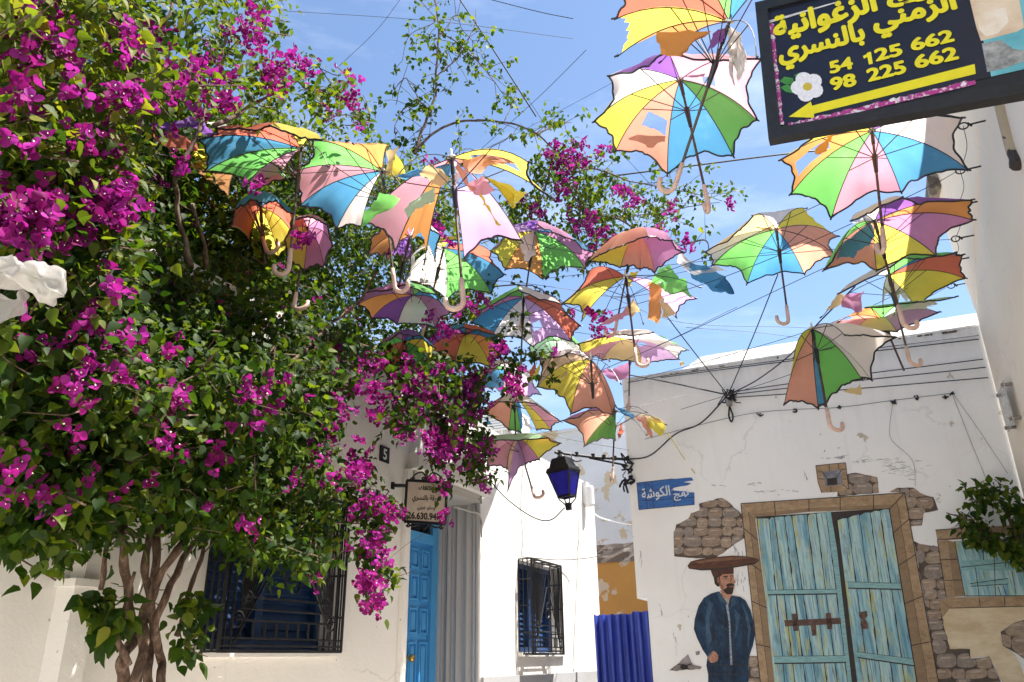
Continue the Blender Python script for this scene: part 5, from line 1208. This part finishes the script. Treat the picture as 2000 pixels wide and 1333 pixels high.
umbrella('umbrella by the beige wall with one red panel above a wide yellow one', (1735, 538), (1778, 712),
         [(1881, 498), (1885, 544), (1796, 612), (1725, 612), (1604, 620), (1638, 574), (1765, 504), (1866, 494)], ['R', 'Y', 'W', None, None, 'W', 'G', 'B'], hook=1, D=4.9,
         tear={2: ('rim', .4)}, extra=[('M', [(1686, 565), (1680, 615), (1665, 610), (1640, 600), (1655, 580)]), ('T', [(1640, 572), (1650, 585), (1612, 612), (1618, 595)])])
umbrella('small ragged umbrella with pale green and lilac panels low beside the beige wall', (1722, 622), (1776, 748),
         [(1868, 580), (1835, 610), (1752, 648), (1672, 650), (1596, 648), (1640, 628), (1690, 602), (1790, 590)], ['W', 'V', 'T', 'K', 'S', 'O', 'G', 'L'], grip=False, D=5.2,
         tear={0: ('rim', .3), 5: ('rim', .4), 4: ('hole', .4, .7, .2, .6)})
umbrella('umbrella hanging collapsed in front of the painted house, its salmon and green panels folded down', (1586, 642), (1622, 838),
         [(1550, 700), (1532, 789), (1598, 797), (1611, 791), (1683, 741), (1701, 742), (1748, 659), (1650, 655)], ['Y', 'S', 'B', 'G', 'W', 'W', 'W', None], D=4.6, hook=1, h=.40,
         tear={0: ('rim', .3), 6: ('hole', .3, .6, .3, .6)}, extra=[('P', [(1655, 690), (1690, 706), (1694, 712), (1656, 702)]), ('O', [(1600, 655), (1622, 668), (1630, 690), (1612, 672)]), ('T', [(1645, 765), (1678, 748), (1678, 764)])])
umbrella('drooping closed-up umbrella of salmon and mauve cloth with a yellow corner', (1240, 456), (1194, 684),
         [(1148, 512), (1212, 522), (1250, 527), (1278, 533), (1333, 493), (1312, 470), (1265, 462), (1190, 488)], ['Y', 'S', 'S', 'M', 'M', 'M', 'S', 'S'], D=5.2, hook=-1, h=.35,
         extra=[('Y', [(1226, 525), (1244, 525), (1232, 560), (1226, 562)])])
umbrella('torn umbrella with a long blue wing and green and lilac panels below the mauve one', (1222, 540), (1244, 716),
         [(1428, 571), (1359, 583), (1320, 620), (1256, 632), (1173, 634), (1137, 626), (1098, 594), (1150, 530)], [None, 'V', None, None, None, 'Y', 'R', None], D=5.0, hook=1,
         extra=[('B', [(1318, 500), (1350, 512), (1418, 536), (1397, 566), (1430, 571), (1395, 570), (1350, 540)]), ('W', [(1318, 498), (1335, 492), (1420, 535), (1355, 530)]), ('G', [(1308, 512), (1330, 545), (1290, 550), (1267, 562), (1280, 530)]), ('G', [(1290, 555), (1330, 548), (1358, 582), (1310, 572)]),
                ('O', [(1263, 553), (1288, 556), (1290, 620), (1284, 632), (1264, 620)]), ('T', [(1292, 580), (1318, 612), (1290, 618)]), ('K', [(1224, 592), (1232, 612), (1200, 628), (1172, 634)]), ('T', [(1238, 582), (1252, 605), (1236, 620), (1228, 600)])])
umbrella('faded umbrella with yellow, pink and lilac panels near the roof corner of the painted house', (1231, 664), (1228, 803),
         [(1130, 672), (1127, 701), (1176, 704), (1257, 714), (1325, 702), (1343, 684), (1276, 650), (1180, 657)], ['Y', 'K', 'T', 'V', 'W', 'W', 'W', 'W'], D=6.4, hook=0, tear={3: ('hole', .3, .5, .1, .5), 5: ('rim', .35), 7: ('hole', .5, .75, .3, .8)},
         extra=[('M', [(1203, 712), (1235, 712), (1220, 742), (1203, 748), (1172, 725)]), ('G', [(1290, 656), (1320, 668), (1330, 684), (1305, 672)]), ('T', [(1326, 700), (1336, 702), (1338, 710), (1328, 710)])])
umbrella('big limp umbrella hanging like a bell with olive yellow and tan salmon panels', (1154, 702), (1165, 900),
         [(1052, 701), (1049, 756), (1115, 809), (1197, 811), (1203, 794), (1212, 750), (1190, 706), (1110, 690)], ['N', 'Y', 'S', 'S', None, None, None, 'W'], D=5.7, grip=False, L=.45, h=.3,
         extra=[('W', [(1056, 745), (1110, 722), (1118, 718), (1100, 735), (1055, 755)]), ('R', [(1030, 725), (1048, 702), (1050, 720), (1035, 745)]), ('Y', [(1036, 742), (1052, 715), (1050, 745)])])
umbrella('half umbrella with one pink and one green panel and rags of blue and yellow', (1201, 804), (1196, 942),
         [(1100, 822), (1141, 872), (1202, 860), (1262, 850), (1300, 830), (1262, 806), (1200, 800), (1140, 808)], ['S', 'G', None, None, None, None, None, 'M'], D=6.3, hook=0,
         extra=[('B', [(1202, 800), (1222, 798), (1240, 812), (1236, 818), (1215, 812)]), ('S', [(1238, 812), (1262, 818), (1272, 850), (1278, 862), (1262, 850), (1252, 828)]), ('Y', [(1268, 818), (1300, 826), (1294, 850), (1280, 850), (1262, 835)]), ('T', [(1242, 810), (1300, 824), (1270, 830)]), ('R', [(1212, 825), (1218, 840), (1210, 862), (1208, 845)])])
umbrella('umbrella turned edge on with a salmon flap and blue cloth down its middle', (1004, 772), (1008, 866),
         [(941, 806), (994, 841), (1018, 846), (1048, 840), (1076, 841), (1096, 824), (1048, 790), (975, 785)], ['S', 'G', None, 'Y', 'K', 'W', 'W', 'S'], D=6.7, grip=False,
         tear={2: ('rim', .3)}, extra=[('B', [(1006, 770), (1014, 785), (1020, 840), (1006, 846)]), ('B', [(942, 818), (965, 834), (952, 832)]), ('W', [(1020, 810), (1036, 846), (1022, 838)]), ('W', [(996, 830), (1006, 838), (1002, 866), (996, 860)])])
umbrella('lowest umbrella over the white house, a limp pink one with a lilac fold', (1010, 857), (1045, 975),
         [(941, 862), (952, 911), (990, 916), (992, 958), (1027, 906), (1053, 898), (1094, 866), (1070, 856)], ['K', 'K', 'N', 'V', 'M', 'Y', 'S', 'L'], D=6.6, hook=1, h=.22, extra=[('V', [(1012, 862), (1018, 875), (1026, 905), (1010, 890)])])
umbrella('umbrella with leaf shadows on its off-white, green and blue panels', (867, 484), (822, 664),
         [(789, 548), (872, 585), (965, 579), (996, 541), (960, 492), (900, 470), (830, 476), (792, 506)], ['W', 'G', 'B', 'R', 'B', 'Y', 'T', 'W'], D=5.4, hook=-1, tear={4: ('rim', .4), 7: ('hole', .4, .8, .2, .7), 6: ('rim', .3)})
umbrella('open umbrella with orange and green panels under a white rag', (1044, 452), (1015, 652),
         [(957, 491), (987, 527), (1060, 545), (1152, 532), (1170, 497), (1123, 470), (1051, 440), (985, 452)], ['Y', 'O', 'G', 'M', 'B', 'M', 'P', 'V'], D=5.6, hook=0, tear={6: ('rim', .3), 5: ('hole', .4, .7, .3, .7)}, extra=[('W', [(1018, 458), (1044, 450), (1040, 480), (1044, 500), (1028, 508), (1020, 480)])])
umbrella('open umbrella shading blue, off-white, mauve and red panels above the pink flower spray', (1023, 580), (1016, 738),
         [(919, 631), (960, 659), (1042, 678), (1116, 667), (1134, 637), (1097, 595), (1012, 567), (930, 608)], ['B', 'W', 'V', 'R', 'R', 'W', 'G', 'M'], D=5.7, hook=0, tear={2: ('hole', .55, .75, .1, .45)})
umbrella('red and yellow umbrella tucked among bougainvillea leaves below the leaf-shadowed one', (911, 652), (900, 790),
         [(822, 669), (832, 686), (887, 711), (957, 716), (987, 690), (970, 655), (905, 640), (850, 650)], ['P', 'R', 'Y', 'O', 'B', 'R', 'B', 'P'], D=5.9, hook=0)
umbrella('orange and purple umbrella deep in the leaves left of the leaf-shadowed one', (809, 578), (806, 690),
         [(697, 596), (726, 623), (776, 634), (850, 640), (880, 610), (850, 575), (790, 556), (712, 572)], ['O', 'P', 'W', 'M', 'B', 'G', 'M', 'M'], D=5.2, grip=False, L=.6)
umbrella('large umbrella with pink, blue and off-white panels dappled by leaves', (746, 334), (772, 572),
         [(554, 338), (568, 409), (657, 449), (705, 443), (800, 400), (762, 287), (690, 282), (610, 275)], ['K', 'B', 'W', None, None, 'O', 'O', 'G'], D=3.9, hook=1,
         tear={5: ('rim', .25), 6: ('rim', .5)}, extra=[('Y', [(770, 300), (792, 340), (785, 350), (760, 340)]), ('T', [(752, 300), (770, 290), (760, 340), (752, 345)])])
umbrella('shredded umbrella with a blue peak, long pink panel and yellow rags', (882, 308), (906, 602),
         [(774, 346), (704, 441), (768, 497), (828, 518), (907, 507), (1022, 474), (1091, 393), (1034, 318)], [None, 'K', 'O', None, 'V', None, 'Y', None], D=3.15, hook=-1, L=.84,
         tear={2: ('rim', .25), 6: ('hole', .2, .75, .25, .62), 4: ('hole', .05, .3, .1, .9)},
         extra=[('B', [(880, 308), (880, 350), (845, 345), (845, 370), (838, 350), (810, 350), (774, 346), (830, 325)]), ('S', [(882, 308), (960, 312), (1034, 318), (985, 335), (950, 345), (915, 330)]), ('S', [(885, 315), (925, 360), (918, 368), (890, 335)]),
                ('G', [(735, 372), (775, 392), (706, 440)]), ('L', [(795, 398), (843, 370), (845, 400), (796, 425)]), ('Y', [(955, 352), (1020, 368), (1000, 405), (988, 400), (1000, 375)]), ('Y', [(936, 370), (950, 395), (985, 440), (976, 438), (940, 395)]), ('T', [(840, 330), (880, 355), (850, 372), (815, 360)]), ('W', [(882, 320), (893, 345), (888, 372), (880, 370)]), ('K', [(905, 360), (940, 345), (960, 372), (920, 380)])])
umbrella('wide flattened umbrella high in the bougainvillea with a dark blue panel and purple rags', (588, 290), (563, 536),
         [(377, 272), (396, 337), (480, 360), (545, 350), (640, 325), (628, 274), (528, 246), (420, 250)], ['B', 'G', 'K', None, None, 'Y', 'R', 'R'], D=3.6, hook=-1, h=.10,
         extra=[('R', [(290, 258, -.35), (360, 262, -.2), (388, 276, -.1), (392, 288, -.1), (350, 290, -.2), (310, 278, -.3)]), ('P', [(285, 252, -.4), (320, 238, -.4), (360, 226, -.3), (368, 240, -.3), (345, 252, -.3), (320, 256, -.4)]), ('P', [(360, 226, -.3), (400, 238, -.3), (418, 256, -.2), (400, 268, -.2), (370, 252, -.3)]), ('W', [(402, 238, -.2), (450, 246, -.15), (490, 240, -.1), (430, 262, -.15)])])
umbrella('umbrella buried in leaves with ragged yellow and orange panels', (470, 330), (523, 498),
         [(306, 306), (332, 332), (446, 389), (500, 372), (560, 350), (540, 305), (470, 290), (380, 292)], ['Y', 'O', None, 'K', 'G', None, None, 'Y'], D=4.2, hook=1, tear={0: ('rim', .2), 1: ('rim', .15)})
umbrella('dim umbrella in the leaf shade with a red panel beside a yellow one', (509, 404), (520, 560),
         [(452, 442), (489, 482), (544, 503), (580, 470), (575, 420), (540, 392), (490, 390), (458, 410)], ['R', 'Y', 'Y', 'R', 'B', 'B', 'B', 'R'], D=4.05, grip=False, L=.5)
umbrella('dim umbrella in the leaf shade with a thin yellow panel beside a mauve one', (600, 446), (573, 606),
         [(560, 510), (594, 529), (633, 522), (650, 480), (640, 440), (610, 425), (575, 430), (556, 470)], ['Y', 'M', 'M', 'M', 'K', 'K', 'R', 'Y'], D=4.3, hook=1)
umbrella('orange scrap of an umbrella showing behind the long pink torn panel', (800, 462), (770, 600),
         [(718, 497), (757, 509), (800, 530), (850, 510), (860, 460), (820, 430), (760, 432), (724, 466)], ['O', 'P', None, 'B', 'W', 'M', 'R', 'O'], D=4.7, grip=False, L=.5, tear={1: ('rim', .3)})
umbrella('small umbrella with green and lilac flaps behind the hanging flowers', (985, 722), (1003, 850),
         [(903, 748), (930, 758), (985, 775), (1030, 776), (1056, 771), (1045, 735), (985, 708), (957, 721)], ['S', 'B', 'K', 'V', 'W', 'W', 'W', 'G'], D=6.5, grip=False, L=.5)
umbrella('pale green umbrella peeping out behind the olive yellow bell', (1088, 666), (1085, 790),
         [(1037, 700), (1085, 706), (1128, 700), (1140, 680), (1110, 655), (1070, 652), (1045, 662), (1032, 680)], ['L', 'W', 'W', 'G', 'W', 'L', 'G', 'L'], D=6.9, grip=False, L=.4)
umbrella('umbrella almost swallowed by leaves above the number plate, green and red scraps showing', (790, 668), (774, 778),
         [(728, 712), (760, 736), (800, 740), (845, 720), (850, 680), (820, 655), (780, 650), (740, 672)], ['R', 'R', 'G', 'Y', 'B', 'P', 'M', 'G'], D=5.3, hook=0, L=.62)
# ------------------------------------------------------------------ cables and wires
def wire(label, pts, r, mat=M_WIRE, group='wires strung across the lane', cat='wire', name='overhead_wire', n=8):
    p3 = [p if isinstance(p, Vector) else at(*p) for p in pts]; q = spline(p3, n)
    base = p3[0].copy(); o = thing(name, base, label, cat, group); m = MB(); m.tube(q, r, 5); m.build('strand', mat, o); return o
mu = lambda x, y, o=.03: MU.hit(x, y, o)
ho = lambda x, y, o=.03: HO.hit(x, y, o)
J = mu(1422, 772, .06)
KC = 'black cables fixed to the painted house'
wire('thick black cable rising from the top frame edge down into the leafy arching branch', [(893, -8, 5.2), (965, 100, 5.2), (1047, 228, 5.2)], .0058, M_CABLE, 'black cables over the lane', 'cable', 'overhead_cable')
wire('thick black cable running under the big open umbrella towards the black direction sign', [(1060, 358, 6.4), (1180, 346, 6.3), (1370, 322, 6.2), (1545, 300, 6.0), (1700, 285, 5.9)], .0085, M_CABLE, 'black cables over the lane', 'cable', 'overhead_cable')
wire('black cable crossing the sky at the top left corner above the leaves', [(225, 35, 4.5), (270, 16, 4.5), (330, -12, 4.5)], .008, M_CABLE, 'black cables over the lane', 'cable', 'overhead_cable')
for lab, a, b, c in (('topmost black cable along the upper wall of the painted house', (1226, 748), (1350, 727), (1912, 655)), ('second black cable from the top along the painted house', (1290, 738), (1548, 705), (1912, 663))):
    wire(lab, [mu(*a), mu(*b, .05), mu(*c)], .0048, M_CABLE, KC, 'cable', 'wall_cable')
for lab, a, b, c in (('upper cable of the three leaving the knotted junction to the right', (1428, 766), (1600, 742), (1920, 702)), ('middle cable of the three leaving the knotted junction to the right', (1430, 771), (1600, 752), (1925, 718)), ('lowest cable of the three leaving the knotted junction to the right', (1430, 777), (1620, 764), (1930, 738))):
    wire(lab, [mu(*a), mu(*b, .05), mu(*c)], .0045, M_CABLE, KC, 'cable', 'wall_cable')
wire('black cable looping up from the knotted junction behind the collapsed umbrella', [J, mu(1480, 742, .15), (1545, 692, 6.2), (1595, 635, 5.6), (1670, 560, 5.0)], .0058, M_CABLE, KC, 'cable', 'wall_cable')
wire('black cable slanting from the torn umbrella down to the knotted junction', [J, (1365, 700, 6.6), (1302, 618, 6.2)], .0048, M_CABLE, KC, 'cable', 'wall_cable')
wire('black cable dropping from behind the round open umbrella to the knotted junction', [J, (1470, 660, 6.3), (1520, 535, 5.7)], .0048, M_CABLE, KC, 'cable', 'wall_cable')
wire('black cables bunched from the roof corner to the knotted junction', [mu(1200, 728, .1), mu(1290, 744, .06), J], .0065, M_CABLE, KC, 'cable', 'wall_cable')
wire('thick black cable curving from the lantern arm up to the knotted junction', [mu(1224, 898), mu(1270, 890, .06), mu(1320, 848, .06), mu(1370, 826, .06), J], .007, M_CABLE, KC, 'cable', 'wall_cable')
jn = thing('cable_junction', J, 'knotted cable junction with insulators hanging on the painted house wall', 'cable junction')
m = MB(); rd = random.Random(2)
for i in range(14):
    q = J+Vector((rd.uniform(-.04, .04), rd.uniform(-.03, .02), rd.uniform(-.05, .05))); m.tube(spline([q, q+Vector((rd.uniform(-.06, .06), rd.uniform(-.03, .03), rd.uniform(-.05, .06))), q+Vector((rd.uniform(-.07, .07), rd.uniform(-.03, .02), rd.uniform(-.06, .05)))], 4), rd.uniform(.004, .008), 5)
m.build('knot', M_CABLE, jn)
m = MB(); m.tube([J-UP*.05, J-UP*.06, J-UP*.10, J-UP*.11], [.01, .028, .028, .012], 9); m.build('insulator', M_STEEL, jn)
m = MB(); m.tube(spline([J-UP*.10, J-UP*.20+AC*.02, J-UP*.25, J-UP*.19-AC*.015, J-UP*.11], 5), .008, 5); m.build('hanging_loop', M_CABLE, jn)
wire('thin slack string with dark knots tacked along the middle of the painted house wall', [mu(1260, 858, .012), mu(1400, 822, .012), mu(1480, 806, .012), mu(1560, 800, .012), mu(1640, 796, .012), mu(1740, 783, .012), mu(1862, 768, .012)], .0022, M_WIRE)
nk = random.Random(3)
for lab, x, y in (('leftmost dark cable clip on the string across the painted house', 1484, 811), ('dark cable clip left of the collapsed umbrella handle', 1552, 803), ('dark cable clip right of the collapsed umbrella handle', 1637, 797), ('dark cable clip with a long hanging thread below it', 1744, 786), ('dark cable clip between hanging thread and the pair at right', 1790, 778), ('lower one of the paired dark cable clips near the beige wall', 1845, 776), ('upper one of the paired dark cable clips near the beige wall', 1860, 769)):
    o = thing('cable_clip', mu(x, y, .01), lab, 'clip', 'cable clips on the painted house'); m = MB()
    for i in range(5): q = mu(x, y, .01); m.tube([q+Vector((nk.uniform(-.02, .02), 0, nk.uniform(-.015, .015))), q+Vector((nk.uniform(-.03, .03), -.01, nk.uniform(-.02, .02)))], .006, 5)
    m.build('clip', M_CABLE, o)
wire('thin thread hanging from a clip down the painted house wall', [mu(1744, 786, .01), mu(1738, 830, .01), mu(1742, 860, .01), mu(1782, 900, .01), mu(1788, 950, .01)], .0014, M_WIRE)
wire('straight thin thread slanting from the paired clips to the corner vine', [mu(1860, 770, .01), mu(1895, 860, .01), mu(1930, 945, .01)], .0014, M_WIRE)
wire('second thread slanting from the paired clips closer to the beige wall', [mu(1862, 770, .01), mu(1915, 845, .01), mu(1968, 925, .01)], .0014, M_WIRE)
wire('yellow and black string dangling below the rag of the half umbrella', [(1300, 845, 6.3), (1315, 862, 6.5), mu(1335, 895, .02), mu(1357, 925, .01)], .004, plain('yellow_string', (.5, .42, .05), .6, 0, .9, 60))
# wires on the white house
wire('slack wire sagging from the hanging blossom to the street lantern', [ho(953, 935), (990, 975, 7.0), (1040, 1010, 6.9), (1075, 1016, 6.8), (1103, 992, 6.76)], .0055, M_CABLE)
wire('white cable running from the cable box to the painted house corner', [HO.p(9.05, 2.78, .06), (1170, 1010, 8.8), (1208, 1021, 7.8), MU.p(XL-.0, MU.sz(1232, 1026)[1], .02)], .006, M_WHITEP)
wire('thin wire from above the grilled window across the alley gap', [ho(1020, 1088), ho(1090, 1094), (1150, 1090, 9.0), (1200, 1079, 8.0), MU.p(XL+.0, MU.sz(1237, 1062)[1], .02)], .0045, M_WIRE)
wire('thin vertical wire down the sunlit wall above the grilled window', [ho(1022, 905, .01), ho(1017, 990, .01), ho(1021, 1050, .01), ho(1018, 1088, .01)], .003, M_WIRE)
wire('thin vertical wire on the sunlit wall right of the grilled window', [ho(1131, 1000, .01), ho(1128, 1100, .01), ho(1119, 1300, .01)], .003, M_WIRE)
wire('grey conduit pipe along the fluted wall under the canopy', [ho(885, 990, -.1), ho(920, 1000, -.02), ho(938, 1008, .012), ho(941, 1050, .012)], .008, M_CONC)
wire('thin string slanting from the hanging sign towards the wall', [(868, 1020, 5.47), (800, 1060, 5.6), ho(757, 1095, .01)], .0012, M_WIRE)
# wires crossing the sky
G = 'thin wires crossing the sky'
SKYW = [('thin wire from the top edge down to the loose crown', [(785, -5, 5), (735, 60, 5), (662, 130, 5)]), ('thin wire across the sky left of the topmost umbrella', [(560, 22, 5), (850, 42, 5), (1119, 76, 5)]), ('faint upper wire running to the tip of the topmost umbrella', [(940, -5, 3.2), (1050, 23, 3), (1119, 37, 2.8)]),
        ('thin wire slanting from the yellow panel tip down to the leafy branch', [(1145, 98, 4), (1050, 192, 4.6), (930, 300, 5.2)]), ('faint wire across the sky behind the leafy sprig', [(1200, 160, 6), (1050, 240, 6), (930, 300, 6)]), ('thin wire from the loose crown down through the purple rags', [(235, 0, 4), (370, 95, 4), (560, 230, 4)])]
for lab, p in SKYW: wire(lab, p, .0020, M_WIRE, G)
HK = [('topmost iron wall hook', 1925, 236), ('second iron wall hook from the top', 1916, 325), ('third iron wall hook from the top', 1909, 394), ('fourth iron wall hook, beside the purple umbrella', 1902, 460), ('fifth iron wall hook, beside the red umbrella panel', 1896, 503), ('lowest iron wall hook on the beige house', 1890, 553)]
far = [[(1700, 350, 3.9), (1530, 432, 4.1), (1330, 520, 4.6), (1100, 590, 5.4)], [(1800, 372, 3.9), (1590, 470, 4.3), (1372, 556, 4.8), (1150, 620, 5.6)], [(1830, 428, 4.2), (1640, 510, 4.6), (1320, 660, 5.4), (1160, 730, 6.0)], [(1800, 472, 4.6), (1600, 490, 4.8), (1380, 510, 5.0), (1060, 545, 5.4)], [(1750, 575, 5.0), (1600, 640, 5.4), (1400, 700, 6.2), (1230, 745, 6.9)], [(1780, 600, 5.1), (1640, 690, 5.4), (1520, 740, 6.0), (1330, 800, 6.8)]]
prev = None
for (lab, x, y), f in zip(HK, far):
    q = RW.hit(x, y, 0.0); o = thing('wall_hook', q, lab+' fixed to the beige house' if 'house' not in lab else lab, 'hook', 'iron hooks on the beige house')
    m = MB(); e = q-AC*.10; m.tube([q, e], .006, 6); c = e-AC*.025; m.tube([c+AC*.028*math.cos(a)+UP*.024*math.sin(a) for a in np.linspace(0, 6.28, 14)], .005, 5); m.tube([e+UP*.015, e-UP*.015+AC*.02], .007, 5); m.build('eye_bolt', M_IRON, o)
    wire('thin umbrella wire tied to the '+lab.split(',')[0].replace(' on the beige house', ''), [c-AC*.02]+f, .0024, M_WIRE, 'wires that carry the umbrellas')
    if prev is not None:
        wire('slack string between wall hooks, ending at the '+lab.split(',')[0].replace(' on the beige house', ''), [prev, prev.lerp(c, .5)+AC*.03, c], .0022, M_WIRE, 'strings between the wall hooks')
    prev = c
UW = [('wire through the pink and blue dappled umbrella', [(300, 300, 3.0), (554, 338, 3.6), (760, 337, 3.9), (1091, 393, 4.6)]), ('wire below the shredded umbrella', [(640, 420, 4.2), (800, 452, 4.8), (1010, 475, 5.2), (1160, 500, 5.7)]), ('wire under the leaf-shadowed umbrella', [(700, 470, 5.0), (790, 548, 5.2), (965, 548, 5.3), (1180, 575, 5.5)]), ('wire crossing the orange and green umbrella', [(940, 500, 5.3), (1060, 515, 5.4), (1260, 540, 5.4), (1390, 520, 5.0)]),
      ('wire under the blue, off-white and mauve umbrella', [(830, 690, 5.7), (960, 640, 5.6), (1130, 650, 5.6), (1330, 690, 6.2)]), ('wire above the bell shaped olive umbrella', [(900, 740, 6.2), (1050, 701, 6.2), (1240, 690, 6.3), (1440, 600, 6.0)]), ('wire carrying the half umbrella', [(930, 815, 6.6), (1100, 822, 6.5), (1200, 806, 6.4), (1345, 770, 6.8)]), ('wire crossing low over the white house roof', [(930, 790, 6.6), (1080, 850, 6.8), (1230, 880, 6.9)]), ('long faint wire across the clear sky patch', [(1180, 575, 6), (1330, 630, 6), (1560, 640, 6), (1640, 650, 5.8)]), ('faint slack wire above the parapet', [(1340, 640, 6), (1480, 650, 6), (1590, 665, 6), (1420, 700, 6.6)][:3])]
for lab, p in UW: wire(lab, p, .0020, M_WIRE, 'wires that carry the umbrellas')
